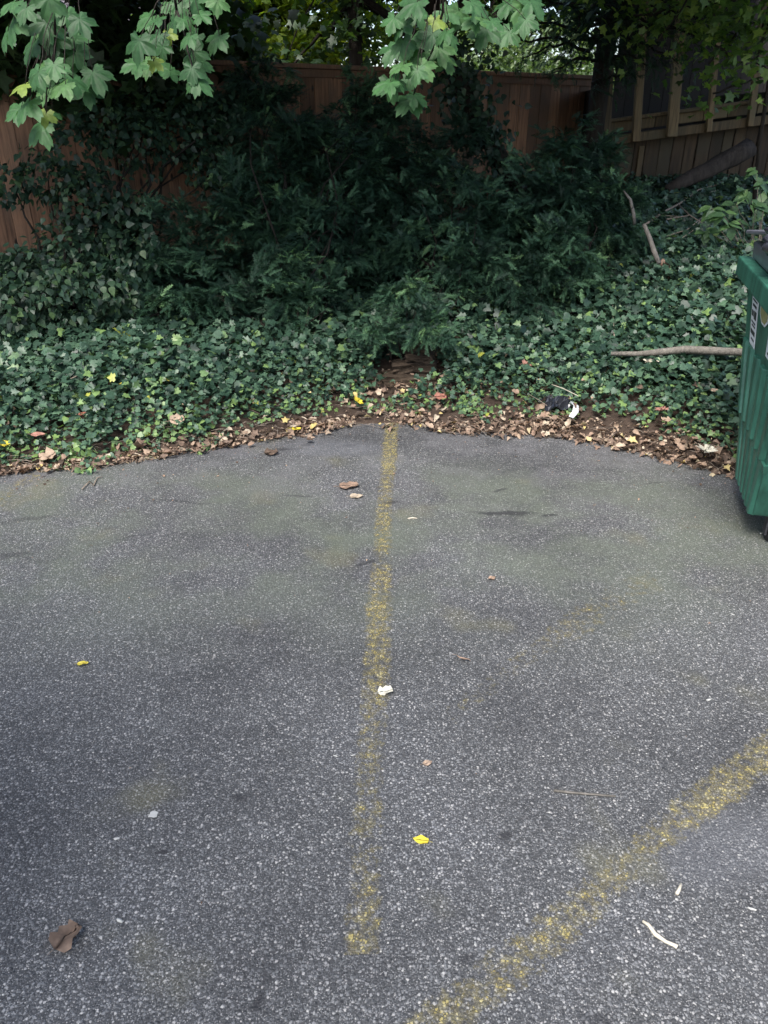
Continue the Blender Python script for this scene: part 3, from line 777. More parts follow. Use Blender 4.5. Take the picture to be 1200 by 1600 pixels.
leaf_stuff('needles', YEW, scatter(SPRAYS, sp, sd, np.tile([0, -.2, 1.], (m, 1)) + RNG.normal(0, .3, (m, 3)), RNG.uniform(.8, 1.4, m), np.clip(RNG.normal(.3, .2, m), 0, 1)), con)
tubes('branch', paths, BARK, con, 5)
for (px, Yt, lab, nl, lob) in (
    (560, 12.4, 'maple beyond the fence with glowing yellow green leaves above the cap', 9000, [((-1.5, 12.2, 3.2), (1.6, .9, .75)), ((-.5, 12.6, 3.6), (1.0, .8, .9)), ((-2.6, 12.0, 3.9), (1.3, .9, .9)), ((-1.2, 12.2, 2.45), (1.5, .5, .3)), ((-2.6, 12.4, 2.7), (1.2, .5, .4)), ((-.3, 12.4, 2.6), (.8, .4, .35))]),
    (150, 6.7, 'shadowed tree in front of the fence above the climbing ivy', 11000, [(tuple(at_y(150, 60, 6.6)), (.62, .35, .34)), (tuple(at_y(40, 60, 6.3)), (.55, .35, .32)), (tuple(at_y(270, 40, 6.9)), (.5, .35, .30)), (tuple(at_y(130, 150, 6.3)), (.34, .25, .22)), (tuple(at_y(240, 130, 6.7)), (.30, .2, .14)), ((-2.6, 6.8, 3.3), (1.5, 1.0, .5)), ((-4.2, 6.6, 3.4), (1.4, 1.2, .8)), (tuple(at_y(340, 60, 8.6)), (.7, .4, .35))])):
    t = at_y(px, 100, Yt)
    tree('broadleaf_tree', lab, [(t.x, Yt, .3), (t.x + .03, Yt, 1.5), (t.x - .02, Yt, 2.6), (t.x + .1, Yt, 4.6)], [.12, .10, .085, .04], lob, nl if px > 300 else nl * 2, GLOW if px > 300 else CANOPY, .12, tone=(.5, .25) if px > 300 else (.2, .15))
t = at_y(560, 100, 10.4)
tree('broadleaf_tree', 'dark tree behind the fence filling the gap left of the hanging maple spray', [(t.x, 10.4, .4), (t.x, 10.4, 1.6), (t.x - .05, 10.4, 2.8), (t.x, 10.4, 5)], [.11, .1, .08, .04],
     [((t.x, 10.4, 2.6), (.6, .4, .5)), ((t.x + .7, 10.6, 2.3), (.5, .3, .3)), ((t.x - .7, 10.6, 2.2), (.4, .3, .22)), ((t.x - .1, 10.4, 4.0), (1.6, 1.0, .9)), ((t.x - .35, 10.2, 3.1), (.45, .4, .5))], 4200, CANOPY, .10, tone=(.25, .2))
for (px, Yt, lab, lob, nl) in ((-420, 5.2, 'unseen maple at the left, crown spread to shade shrubs and asphalt', [((-2.6, 4.65, 2.95), (1.6, 1.1, .42)), ((-.9, 4.6, 2.95), (1.5, 1.1, .42)), ((-2.4, 6.2, 3.6), (2.2, 1.2, .6)), ((.5, 4.9, 3.05), (1.2, 1.0, .42)), ((-4.2, 5.2, 3.3), (1.4, 1.4, .8)), ((-2.3, -.9, 3.3), (1.2, 1.1, .4))], 47000), (1700, 5.8, 'unseen maple added at the right to shade the shrubs', [((2.8, 8.0, 3.9), (1.6, 1.1, .5)), ((2.0, 5.9, 3.1), (1.5, 1.1, .45)), ((3.6, 7.6, 3.9), (2.0, 1.6, .7)), ((1.5, 7.2, 3.9), (1.5, 1.2, .6))], 18000)):  # out-of-frame crowns added for shade, one lobe behind the camera
    t = at_y(px, 300, Yt)
    tree('shade_maple', lab, [(t.x, Yt, .1), (t.x, Yt, 1.6), (t.x * .95, Yt, 3.0), (t.x * .8, Yt, 4.2)], [.17, .15, .13, .07], lob, nl, CANOPY, .15, OVER_T, tone=(.35, .2))
# sunlit shrub in the garden beyond
t = at_y(830, 100, 13.0)
tree('pale_bush', 'bright pale green bush in the garden beyond the fence', [(t.x, 13.4, .6), (t.x, 13.4, 1.4), (t.x, 13.4, 2.2)], [.06, .05, .03],
     [((t.x - .5, 13.2, 1.9), (1.0, .6, .75)), ((t.x + .7, 13.0, 1.8), (1.0, .6, .7)), ((t.x - 1.3, 13.4, 2.3), (.8, .5, .7)), ((t.x + .2, 13.6, 2.5), (1.0, .5, .55))], 6500, BRIGHT, .075, OVAL_T, 6, (.5, .3), 'bush')
# young beech on the right
t = at_y(1196, 150, 7.0)
lob = []
for px, py, Y_, r in ((1030, 12, 7.1, .30), (1090, 30, 7.0, .28), (1010, 65, 7.0, .22), (1070, 30, 7.3, .2), (1160, 20, 6.6, .34), (1185, 45, 6.6, .24), (1140, 95, 6.8, .2), (1175, 100, 6.6, .22), (1095, 155, 7.0, .16), (1060, 10, 6.9, .3), (1200, 90, 6.6, .2), (1120, 55, 6.8, .2), (1160, 150, 6.7, .12)):
    lob.append((tuple(at_y(px, py, Y_)), (r, r * .8, r * .42)))
for px, py, Y_, r in ((960, 15, 7.3, .26), (985, 60, 7.4, .18), (1110, 90, 7.2, .2), (1060, 75, 7.4, .2), (1180, 60, 6.9, .3), (1030, 95, 7.5, .12), (1130, 20, 6.8, .34)):
    lob.append((tuple(at_y(px, py, Y_)), (r, r * .8, r * .5)))
lob += [((2.6, 6.6, 3.6), (1.2, 1.2, .7)), ((3.6, 7.0, 3.9), (1.2, 1.2, .9))]
tree('young_beech', 'slim young tree with layered yellow green leaves in front of the shed', [(t.x + .1, 7.0, .8), (t.x + .03, 7.0, 1.4), (t.x, 7.0, 1.9), (t.x + .02, 7.0, 2.5), (t.x + .3, 6.9, 3.8)], [.018, .016, .015, .014, .009], lob, 19000, BEECH, .07, CAN_T, 12, (.5, .28), mass=2.2)
# trees beyond the garden
for (x, y, h, lab) in ((-9, 19, 8, 'far tree closing the view at the left behind the house'), (-3.2, 21, 9, 'far tree rising behind the glowing maple'), (2.5, 22, 9, 'far tree above the pale bush'), (8, 19, 8, 'far tree behind the shed roof at the right'), (5.0, 15, 7, 'dense dark tree directly behind the open shed')):
    tree('background_tree', lab, [(x, y, .5), (x, y, 2), (x + .2, y, 4), (x, y, h)], [.2, .17, .12, .05], [((x, y, 2.6), (2.4, 1.4, 1.6)), ((x - .6, y, 5), (3.0, 2, 1.8)), ((x + 1, y + .5, 6.8), (2.4, 2, 1.6))], 7000, CANOPY, .28, OVER_T, tone=(.45, .25))
# maple whose low boughs hang into the picture (its trunk stands left of the lot)
# neighbour's house behind the left tree
hx = at_y(178, 70, 16)
house = thing('neighbour_house', 'pale house with a mauve grey eave glimpsed between the leaves', 'house', (hx.x - 1.0, 18, .5))
bm = bmesh.new(); box(bm, -3, 3, -1.4, 3, -.3, 2.45); bm_obj('wall', bm, plain('pale_siding', (.6, .6, .58), .7, .08, 6), house)
bm = bmesh.new(); hull8(bm, [(-3.4, -2.0, 2.3), (3.4, -2.0, 2.3), (3.4, 3.4, 2.3), (-3.4, 3.4, 2.3)], [(-2.4, 0, 4.0), (2.4, 0, 4.0), (2.4, 1.4, 4.0), (-2.4, 1.4, 4.0)]); bm_obj('roof', bm, plain('roof_shingle', (.10, .09, .10), .9, .3, 20), house)
bm = bmesh.new(); box(bm, -3.4, 3.4, -2.12, -2.0, 2.22, 2.36); bm_obj('gutter', bm, plain('gutter_paint', (.30, .27, .30), .6, .1, 6), house)
bm = bmesh.new(); box(bm, .2, 1.5, -1.43, -1.37, .6, 1.9); w_ = bm_obj('window', bm, plain('window_glass', (.03, .035, .04), .1, .1, 3), house)

# ------------------------------------------------------------------ maple sprays: every leaf a part
def maple_mesh(seed):
    r = random.Random(seed)
    tips = [(-118, .56), (-60, .90), (0, 1.0), (60, .90), (118, .56)]
    prof = []
    for (a, L) in tips:                                           # one lobe: shoulder, tooth, tip, tooth, shoulder
        s = 1.25 if abs(a) > 100 else 1.
        for da, k in ((-24, .72), (-15, .86), (-11, .80), (0, 1.), (11, .80), (15, .86), (24, .72)):
            prof.append((a + da * s + r.uniform(-1.5, 1.5), L * k * r.uniform(.95, 1.05)))
    out = [(-176, .06)]
    for i, (a, L) in enumerate(prof):
        out.append((a, L))
        if i % 7 == 6 and i < len(prof) - 1: out.append(((a + prof[i + 1][0]) / 2, .54))
    out.append((176, .06))
    V = [(0, 0, 0)]; Fc = []; n = len(out)
    cup, droop, twist, wav = r.uniform(-.1, .3), r.uniform(.4, 1.15), r.uniform(-.3, .3), r.uniform(.02, .06)
    def pt(a, L):
        x, y = math.cos(R(a)) * L, math.sin(R(a)) * L
        ca = abs(math.sin(R(a) * 2.6)) * L
        z = -droop * .5 * x * abs(x) - cup * y * y - .38 * droop * y * y + twist * x * y * .5 + wav * math.sin(a * .16 + r.random()) * L + .07 * ca
        return (x, y, z)
    for k in (.45, 1.):
        for a, L in out: V.append(pt(a, max(L * k, .03)))
    for i in range(n - 1):
        Fc.append((0, 1 + i, 2 + i, 2 + i)); Fc.append((1 + i, 1 + n + i, 2 + n + i, 2 + i))
    bm = bmesh.new(); vs = [bm.verts.new(v) for v in V]
    for f in Fc: bm.faces.new([vs[i] for i in dict.fromkeys(f)])
    me = bpy.data.meshes.new('leaf'); bm.to_mesh(me); bm.free()
    me.polygons.foreach_set('use_smooth', [True] * len(me.polygons))
    a = me.attributes.new('tone', 'FLOAT', 'FACE'); a.data.foreach_set('value', [r.uniform(.1, .8)] * len(me.polygons))
    me.materials.append(MAPLE)
    return me
MAPLES = [maple_mesh(s) for s in range(14)]
YEL = maple_mesh(40); YEL.attributes['tone'].data.foreach_set('value', [1.] * len(YEL.polygons)); YEL.name = 'leaf'
def maple_spray(label, root_px, Y0, leaves):
    """leaves: (px, py of the leaf's middle, length in photo pixels, direction the tip points on the picture in degrees, 0 = right, 90 = down)"""
    rp = at_y(*root_px, Y0)
    root = thing('maple_branch', label, 'branch', rp)
    rv = Vector(rp); paths = []
    for i, lf in enumerate(leaves):
        px, py, ln, ang = lf[:4]
        Y = Y0 + random.uniform(-.22, .22)
        c = at_y(px, py, Y); depth = Y * CP - (c.z - CAM_H) * SP
        L = ln * depth / F * .67
        dirv = Vector((math.cos(R(ang)), random.uniform(-.75, -.15), -math.sin(R(ang)) * .8)).normalized()
        nrm = Vector((random.uniform(-.35, .35), random.uniform(-.8, -.15), random.uniform(.65, 1.1))).normalized()
        nz = (nrm - dirv * nrm.dot(dirv)).normalized(); ny = nz.cross(dirv)
        M = Matrix((dirv, ny, nz)).transposed()
        base = c - dirv * L * .38
        me = YEL if len(lf) > 4 else MAPLES[i % len(MAPLES)] if random.random() < .5 else random.choice(MAPLES)
        o = link('leaf', me, root, base - rv); o.rotation_euler = M.to_euler(); o.scale = (L, L, L)
        s = rv.lerp(base, .45 + .3 * random.random()) + Vector((0, random.uniform(0, .1), .05))
        paths.append(([p - rv for p in wander(s, base, 4, .05, -.04)], [.0016, .0014, .0012, .0012, .0011]))
    # bough
    cx = sum((p[0][-1] for p in paths), Vector()) / len(paths)
    lowest = min((p[0][-1] for p in paths), key=lambda v: v.z)
    up = Vector((cx.x * .3, -.3, 1.1))
    paths.append((wander(up, cx * .5, 5, .04) + wander(cx * .5, lowest, 5, .05), list(np.linspace(.010, .005, 6)) + list(np.linspace(.005, .002, 6))))
    tubes('twig', paths, BARK, root, 5)
    return root
maple_spray('left hanging maple spray with large pale green leaves at the top left corner', (95, -20), 2.9, [
    (75, 12, 55, 100), (12, 8, 50, 150), (15, 45, 60, 110), (60, 38, 60, 130), (100, 15, 40, 30), (45, 80, 60, 120), (110, 30, 50, 60), (72, 50, 60, 90), (122, 68, 55, 40), (85, 72, 55, 100),
    (60, 110, 50, 140), (105, 95, 55, 60), (122, 92, 42, 70), (150, 122, 58, 60), (28, 135, 46, 160, 1), (52, 122, 46, 130), (70, 148, 42, 110), (92, 138, 50, 140), (118, 132, 46, 60), (138, 148, 50, 80),
    (35, 168, 62, 130), (20, 175, 48, 160), (70, 185, 34, 100, 1), (55, 205, 58, 140), (88, 178, 28, 20), (130, 40, 50, 60), (35, 20, 44, 120), (5, 60, 50, 120), (64, 130, 44, 100), (85, 110, 48, 80)])
maple_spray('middle hanging maple spray with a drooping row of leaves at the top left', (275, -25), 3.1, [
    (275, 15, 42, 110), (262, 12, 36, 150), (305, 8, 40, 80), (340, 10, 38, 90), (225, 32, 50, 150), (270, 40, 42, 110), (293, 35, 38, 40), (318, 25, 38, 20), (220, 60, 50, 150), (215, 78, 56, 100),
    (245, 62, 40, 120), (290, 62, 40, 140), (300, 65, 44, 130), (335, 65, 48, 130), (254, 82, 34, 90), (205, 102, 50, 170), (232, 106, 44, 110), (252, 106, 40, 60), (270, 116, 34, 50), (305, 92, 44, 80),
    (310, 108, 52, 60), (300, 128, 46, 140), (318, 132, 46, 40), (300, 118, 44, 90), (240, 30, 40, 160), (330, 0, 44, 60), (262, 60, 30, 90, 1), (245, 100, 30, 40, 1)])
maple_spray('hanging maple spray of pale leaves over the middle of the fence', (690, -25), 3.1, [
    (640, 12, 58, 140), (612, 38, 46, 110), (655, 30, 40, 60), (625, 45, 44, 120), (702, 22, 52, 30), (715, 30, 46, 100), (745, 20, 44, 90), (742, 8, 40, 40), (765, 32, 44, 20), (735, 35, 40, 160),
    (680, 40, 40, 90, 1), (640, 70, 48, 110), (610, 82, 52, 130), (632, 75, 44, 80), (672, 62, 44, 110), (708, 65, 40, 60), (690, 85, 50, 70), (700, 100, 44, 60), (650, 95, 44, 120), (622, 105, 44, 150),
    (665, 112, 46, 50), (650, 118, 38, 100), (598, 132, 52, 160), (612, 140, 50, 80), (625, 130, 36, 40), (640, 128, 34, 90), (635, 160, 58, 150), (655, 152, 40, 20), (755, 58, 54, 110), (790, 58, 46, 120),
    (805, 15, 62, 110), (825, 22, 58, 60), (790, 10, 54, 130), (838, 8, 50, 40), (820, 40, 44, 100), (775, 35, 40, 20), (690, 55, 40, 140), (670, 90, 36, 100)])

# leafy seedling beside the container
sd = on_hill(1185, 400, .1); seed = thing('tree_seedling', 'fresh green seedling with divided leaves above the container lid', 'seedling', (sd.x, sd.y, float(hill(sd.x, sd.y))))
sl = Vector(seed.location); paths = []
lm = []
for tpl in OVAL_T + [fan_leaf([(0, 0), (.2, .3), (.55, .32), (.8, .16), (1, 0)], (.4, 0), .1, .3)]:
    for tn in (.2, .6, .95):
        lm.append(mesh_from('leaf', tpl[0], tpl[1], WEED, np.full(len(tpl[1]), tn)))
YS = sd.y - .1
for (cx, cy, r, k) in ((1112, 325, 26, 6), (1130, 335, 28, 6), (1140, 350, 26, 6), (1105, 362, 24, 5), (1120, 355, 20, 4), (1165, 300, 28, 6), (1175, 315, 26, 6), (1190, 280, 28, 6), (1190, 330, 30, 6), (1155, 345, 20, 4), (1195, 300, 26, 5), (1180, 265, 24, 5), (1150, 318, 24, 5)):
    Yl = YS + random.uniform(-.15, .15); c = at_y(cx, cy, Yl); dep = Yl * CP - (c.z - CAM_H) * SP
    paths.append(([p - sl for p in wander(sl + Vector((random.uniform(-.05, .05), 0, 0)), c, 5, .06, -.05)], [.005, .004, .003, .0025, .002, .0015]))
    for j in range(k):
        ang = random.uniform(-30, 210); L = random.uniform(.55, .95) * r * dep / F
        dirv = Vector((math.cos(R(ang)), random.uniform(-.7, -.1), -math.sin(R(ang)) * .6)).normalized()
        nrm = Vector((random.uniform(-.3, .3), -.5, 1)).normalized(); nz = (nrm - dirv * nrm.dot(dirv)).normalized(); ny = nz.cross(dirv)
        o = link('leaf', random.choice(lm), seed, c + Vector((random.uniform(-.02, .02), random.uniform(-.02, .02), random.uniform(-.02, .02))) - sl)
        o.rotation_euler = Matrix((dirv, ny, nz)).transposed().to_euler(); o.scale = (L, L, L)
tubes('stem', paths, TWIG, seed, 5)

# ------------------------------------------------------------------ green waste container
DO = Vector((1.495, 2.72, 0)); da = Vector((.265, .964, 0)).normalized(); db = Vector((da.y, -da.x, 0))
dump = thing('waste_container', 'green steel waste container with black plastic lids at the right edge', 'dumpster', DO, math.atan2(da.y, da.x) - math.pi / 2)
# local axes of the empty: +Y = along the ribbed side (away), +X = across to the right
ZB, ZT = .13, .965
def bp(f, g, z, out=0.):
    """f 0..1 along the ribbed side, g 0..1 across; z height"""
    k = (z - ZB) / (ZT - ZB)
    s0, s1 = 0 + k * -.36, .43 + k * .40
    d0, d1 = 0 - k * .07, 1.5 + k * .08
    return Vector((d0 + (d1 - d0) * g - out, s0 + (s1 - s0) * f, z))
bm = bmesh.new()
hull8(bm, [bp(0, 0, ZB), bp(0, 1, ZB), bp(1, 1, ZB), bp(1, 0, ZB)], [bp(0, 0, ZT), bp(0, 1, ZT), bp(1, 1, ZT), bp(1, 0, ZT)])
bevel(bm, .012, 2); bm_obj('body', bm, GREEN, dump)
def rib(f, w, z0, z1, out):
    bm = bmesh.new()
    bot = [bp(f - w, 0, z0, -.01), bp(f - w * .55, 0, z0, out), bp(f + w * .55, 0, z0, out), bp(f + w, 0, z0, -.01)]
    top = [bp(f - w, 0, z1, -.01), bp(f - w * .55, 0, z1, out * .75), bp(f + w * .55, 0, z1, out * .75), bp(f + w, 0, z1, -.01)]
    hull8(bm, bot, top); bevel(bm, .003); return bm_obj('rib', bm, GREEN, dump)
for f in (.10, .26, .42, .58, .74, .90):
    rib(f, .055, .40, .70, .022)
    rib(f - .02, .075, ZB - .003, .395, .016)
bm = bmesh.new(); hull8(bm, [bp(-.02, 0, .36, -.01), bp(-.02, 0, .36, .006), bp(1.02, 0, .36, .006), bp(1.02, 0, .36, -.01)], [bp(-.02, 0, .40, -.01), bp(-.02, 0, .40, .012), bp(1.02, 0, .40, .012), bp(1.02, 0, .40, -.01)]); bm_obj('step', bm, GREEN, dump)
bm = bmesh.new()
def rimbox(p0, p1, p2, p3, z0, z1): hull8(bm, [Vector((*p[:2], z0)) for p in (p0, p1, p2, p3)], [Vector((*p[:2], z1)) for p in (p0, p1, p2, p3)])
A, B_, Cc, Dd = bp(0, 0, ZT), bp(0, 1, ZT), bp(1, 1, ZT), bp(1, 0, ZT)
o_, i_ = .045, .014
rimbox((A.x - o_, A.y - o_), (A.x + i_, A.y - o_), (Dd.x + i_, Dd.y + o_), (Dd.x - o_, Dd.y + o_), ZT - .035, ZT + .045)
rimbox((B_.x - i_, B_.y - o_), (B_.x + o_, B_.y - o_), (Cc.x + o_, Cc.y + o_), (Cc.x - i_, Cc.y + o_), ZT - .035, ZT + .045)
rimbox((A.x + i_, A.y - o_), (B_.x - i_, B_.y - o_), (B_.x - i_, B_.y + i_), (A.x + i_, A.y + i_), ZT - .035, ZT + .045)
rimbox((Dd.x + i_, Dd.y - i_), (Cc.x - i_, Cc.y - i_), (Cc.x - i_, Cc.y + o_), (Dd.x + i_, Dd.y + o_), ZT - .035, ZT + .045)
bevel(bm, .008, 2); bm_obj('rim', bm, GREEN, dump)
bm = bmesh.new(); box(bm, .05, .30, -.20, -.06, .40, .54); bevel(bm, .008); bm_obj('fork_pocket', bm, GREEN, dump)
# lids: lower one closed with a raised tread, upper one propped ajar
lid = bmesh.new(); hull8(lid, [(A.x + .0, A.y - .03, ZT + .047), (A.x + .78, A.y - .03, ZT + .047), (A.x + .78, Dd.y - .03, ZT + .047), (A.x + .0, Dd.y - .03, ZT + .047)], [(A.x - .012, A.y - .03, ZT + .125), (A.x + .78, A.y - .03, ZT + .125), (A.x + .78, Dd.y - .05, ZT + .125), (A.x - .012, Dd.y - .05, ZT + .125)]); bevel(lid, .014, 2)
lid_o = bm_obj('lid', lid, BLACKPL, dump); lid_o['label'] = 'closed black lid with raised ridges'
for k in range(4):
    bm = bmesh.new(); x0 = A.x + .05 + k * .17; hull8(bm, [(x0, A.y + .06, ZT + .126), (x0 + .11, A.y + .06, ZT + .126), (x0 + .11, Dd.y - .14, ZT + .126), (x0, Dd.y - .14, ZT + .126)], [(x0 + .02, A.y + .1, ZT + .165), (x0 + .09, A.y + .1, ZT + .165), (x0 + .09, Dd.y - .19, ZT + .165), (x0 + .02, Dd.y - .19, ZT + .165)])
    bevel(bm, .01, 2); bm_obj('ridge', bm, BLACKPL, lid_o)
bm = bmesh.new(); y1 = Dd.y + .03; y0 = A.y + .25
hull8(bm, [(A.x - .02, y0 + .1, ZT + .235), (A.x + .70, y0, ZT + .28), (A.x + .70, y1 + .05, ZT + .16), (A.x - .03, y1 + .05, ZT + .135)], [(A.x - .02, y0 + .1, ZT + .252), (A.x + .70, y0, ZT + .30), (A.x + .70, y1 + .05, ZT + .178), (A.x - .03, y1 + .05, ZT + .152)])
bevel(bm, .004); lf = bm_obj('lid', bm, BLACKPL, dump); lf['label'] = 'upper black lid propped ajar'
gb = bmesh.new(); bmesh.ops.create_icosphere(gb, subdivisions=4, radius=1.)
for v in gb.verts:
    c = v.co.copy(); k = 1 + .10 * math.sin(c.x * 5 + c.z * 3) * math.sin(c.y * 6) + .06 * math.sin(c.z * 13 + c.y * 9 + c.x * 4) + .035 * math.sin(c.x * 23 + c.y * 19)
    v.co = Vector((c.x * .21 * k, c.y * .17 * k, max(c.z, -.55) * .10 * k))
gp = DO + da * .33 + db * (A.x + .15) + Vector((0, 0, ZT + .185))
tag(bm_obj('rubbish_bag', gb, BAGM, None, gp, (0, 0, .3), True), 'shiny dark rubbish bag bulging over the container lid', 'bag')
# casters
cm = None
for (cx, cy) in ((.10, .06), (1.38, .06), (.10, .37), (1.38, .37)):
    if cm is None:
        bm = bmesh.new(); bmesh.ops.create_cone(bm, cap_ends=True, segments=20, radius1=.052, radius2=.052, depth=.035, matrix=Matrix.Translation((0, 0, .052)) @ Matrix.Rotation(R(90), 4, 'Y')); bevel(bm, .004)
        wh = bm_obj('wheel', bm, RUBBER, dump, (cx, cy, 0))
        bm = bmesh.new(); box(bm, -.028, -.020, -.025, .025, .03, .128); box(bm, .020, .028, -.025, .025, .03, .128); box(bm, -.03, .03, -.03, .03, .118, .129); fk = bm_obj('fork', bm, INK, wh)
        cm = wh
    else:
        w2 = cm.copy(); C.objects.link(w2); w2.location = (cx, cy, 0); f2 = fk.copy(); C.objects.link(f2); f2.parent = w2
# stickers on the ribbed side (positions along the side f, height z)
def plate(name, f0, f1, z0, z1, mat, out, parent=dump):
    bm = bmesh.new(); hull8(bm, [bp(f0, 0, z0, out - .0012), bp(f1, 0, z0, out - .0012), bp(f1, 0, z0, out), bp(f0, 0, z0, out)], [bp(f0, 0, z1, out - .0012), bp(f1, 0, z1, out - .0012), bp(f1, 0, z1, out), bp(f0, 0, z1, out)])
    return bm_obj(name, bm, mat, parent)
STK_A = (.70, .84, .70, .945)
s1 = plate('sticker', *STK_A, WHITE, .003); s1['label'] = 'tall white sticker with black print'
f0, f1, z0, z1 = STK_A
for (a0, a1, c0, c1) in ((.2, .8, .84, .90), (.15, .6, .77, .80), (.15, .85, .71, .735), (.2, .8, .62, .66), (.15, .5, .44, .57), (.6, .88, .46, .55), (.2, .85, .36, .385), (.15, .75, .31, .335), (.15, .85, .18, .25), (.2, .7, .09, .12)):
    plate('print', f0 + (f1 - f0) * a0, f0 + (f1 - f0) * a1, z0 + (z1 - z0) * c0, z0 + (z1 - z0) * c1, INK, .0045, s1)
def disc(name, f, z, rf, rz, mat, out, parent, ring=None):
    bm = bmesh.new(); n = 8; vs = []
    for o2 in (out - .0012, out):
        vs.append([bm.verts.new(bp(f + rf * math.cos(2 * math.pi * (k + .5) / n), 0, z + rz * math.sin(2 * math.pi * (k + .5) / n), o2)) for k in range(n)])
    bm.faces.new(vs[0]); bm.faces.new(vs[1])
    for k in range(n): bm.faces.new([vs[0][k], vs[0][(k + 1) % n], vs[1][(k + 1) % n], vs[1][k]])
    return bm_obj(name, bm, mat, parent)
s2 = disc('sticker', .55, .88, .095, .052, WHITE, .006, dump); s2['label'] = 'eight sided ochre sticker with a white border'
disc('print', .55, .88, .078, .043, OCHRE, .0075, s2)
s3 = plate('sticker', .26, .44, .74, .90, WHITE, .003); s3['label'] = 'white label with a yellow header'
plate('print', .262, .438, .85, .898, YELLOW, .0045, s3)
for k in range(5): plate('print', .285, .41 - .02 * (k % 2), .755 + k * .017, .762 + k * .017, INK, .0045, s3)

# ------------------------------------------------------------------ logs, sticks and litter
def stick(name, label, cat, pts, rad, mat, sides=7, rough=.3, group=None):
    b = Vector(pts[0]); V = [Vector(p) - b for p in pts]
    o = tubes(name, [(V, rad)], mat, None, sides, rough, b); return tag(o, label, cat, group)
def via(*pp, off=0.): return [on_hill(x, y, off) for x, y in pp]
stick('fallen_branch', 'long grey fallen branch lying across the ivy beside the container', 'branch', via((955, 553), (1000, 553), (1030, 550), (1070, 546), (1110, 548), (1165, 551), (1200, 550), off=.20), [.012, .016, .020, .024, .024, .022, .02], GREYBARK, 9)
b = on_hill(1042, 296, .22); e_ = at_y(1172, 232, b.y + .30)
stick('fallen_log', 'thick dark log leaning up against the foot of the shed', 'log', wander(b, e_, 6, .02), [.04, .06, .07, .075, .08, .088, .09], LOGBARK, 11)
p = on_hill(1100, 305, .14); q = on_hill(1122, 298, .14); stick('wood_splinter', 'pale split piece of wood below the dark log', 'wood', [p, p.lerp(q, .5), q], [.008, .013, .006], PALEWOOD)
br = thing('dead_branch', 'bare forked dead branch lying on the ivy below the log', 'branch', on_hill(1000, 355, .16)); bl = Vector(br.location); paths = []
for pp, r in ((((1000, 355), (1040, 328), (1060, 318), (1090, 296), (1120, 288), (1144, 270)), .011), (((1058, 320), (1075, 335), (1095, 348)), .009), (((1040, 342), (1075, 336), (1092, 345), (1080, 360), (1062, 372)), .006), (((1030, 336), (1065, 338)), .005), (((1094, 340), (1072, 358), (1040, 368)), .006)):
    pts = [v + Vector((0, -.03, 0)) - bl for v in via(*pp, off=.18)]; paths.append((pts, np.linspace(r, r * .4, len(pts))))
tubes('limb', paths, TWIG, br, 6)
stick('broken_stem', 'pale crooked broken stem right of the upright yew', 'stem', [at_y(1006, 350, 5.6), at_y(1016, 374, 5.6), at_y(1022, 392, 5.55), at_y(1030, 412, 5.5)], [.012, .017, .019, .016], GREYBARK)
stick('broken_stem', 'short upper broken stem with a forked top right of the upright yew', 'stem', [at_y(974, 298, 6.0), at_y(985, 312, 5.98), at_y(990, 335, 5.95), at_y(991, 352, 5.95)], [.006, .012, .014, .012], GREYBARK)
stick('cut_log_end', 'small pinkish cut log end showing above the ivy carpet', 'log', [on_hill(1032, 408, .16), on_hill(1038, 413, .14), on_hill(1046, 422, .10)], [.028, .03, .02], plain('cut_wood', (.24, .15, .11), .8, .3, 25))
# rotten timber stump
s = on_hill(640, 594); stump = thing('rotten_stump', 'rotten brown stump of layered wood at the head of the yellow line', 'stump', (s.x, s.y, float(hill(s.x, s.y))))
for (dx, dy, z, L, w, h) in ((0, 0, -.03, .34, .16, .075), (.03, .03, .052, .27, .13, .055), (.06, .04, .112, .17, .10, .05), (.055, .05, .166, .09, .07, .06)):
    bm = bmesh.new(); box(bm, -L / 2, L / 2, -w / 2, w / 2, 0, h); bmesh.ops.subdivide_edges(bm, edges=list(bm.edges), cuts=3, use_grid_fill=True)
    for v in bm.verts: v.co += Vector((random.uniform(-1, 1) * .012, random.uniform(-1, 1) * .012, random.uniform(-1, 1) * .009))
    bm_obj('wood_layer', bm, MULCH, stump, (dx, dy, z), (0, random.uniform(-.06, .06), random.uniform(-.12, .12)))
# plastic rubbish
p = on_hill(872, 626, .07); bag = bmesh.new(); bmesh.ops.create_grid(bag, x_segments=10, y_segments=6, size=1)
for v in bag.verts: v.co = Vector((v.co.x * .085, v.co.y * .05, .018 * math.sin(v.co.x * 5 + v.co.y * 3) + .02 * math.cos(v.co.y * 4) + random.uniform(-.006, .006)))
bmesh.ops.solidify(bag, geom=list(bag.faces), thickness=.002)
tag(bm_obj('plastic_bag', bag, FILM, None, p, (R(25), 0, .2)), 'crumpled black plastic bag half buried at the edge of the ivy', 'bag')
pts = via((893, 628), (900, 634), (899, 644), (892, 653), off=.075); V = []; Fc = []
for i, (q, w) in enumerate(zip(pts, (.010, .014, .017, .013))):
    V += [q + Vector((-w, 0, .003 * i % 2)), q + Vector((w, -.004, 0))]
    if i: Fc.append((2 * i - 2, 2 * i - 1, 2 * i + 1, 2 * i))
st = link('plastic_strip', mesh_from('plastic_strip', [tuple(v) for v in V], Fc, WHITE)); st.modifiers.new('thick', 'SOLIDIFY').thickness = .0015
tag(st, 'curled white plastic strip next to the black bag', 'strip')
stick('straw', 'thin straw stalk bent over the black bag', 'stalk', via((862, 601), (880, 607), (904, 619), off=.10), [.0025, .0025, .002], PALEWOOD, 5)
stick('straw', 'thin straw stalk leaning left of the black bag', 'stalk', via((826, 616), (842, 625), (855, 634), off=.07), [.002, .002, .0015], TWIG, 5)
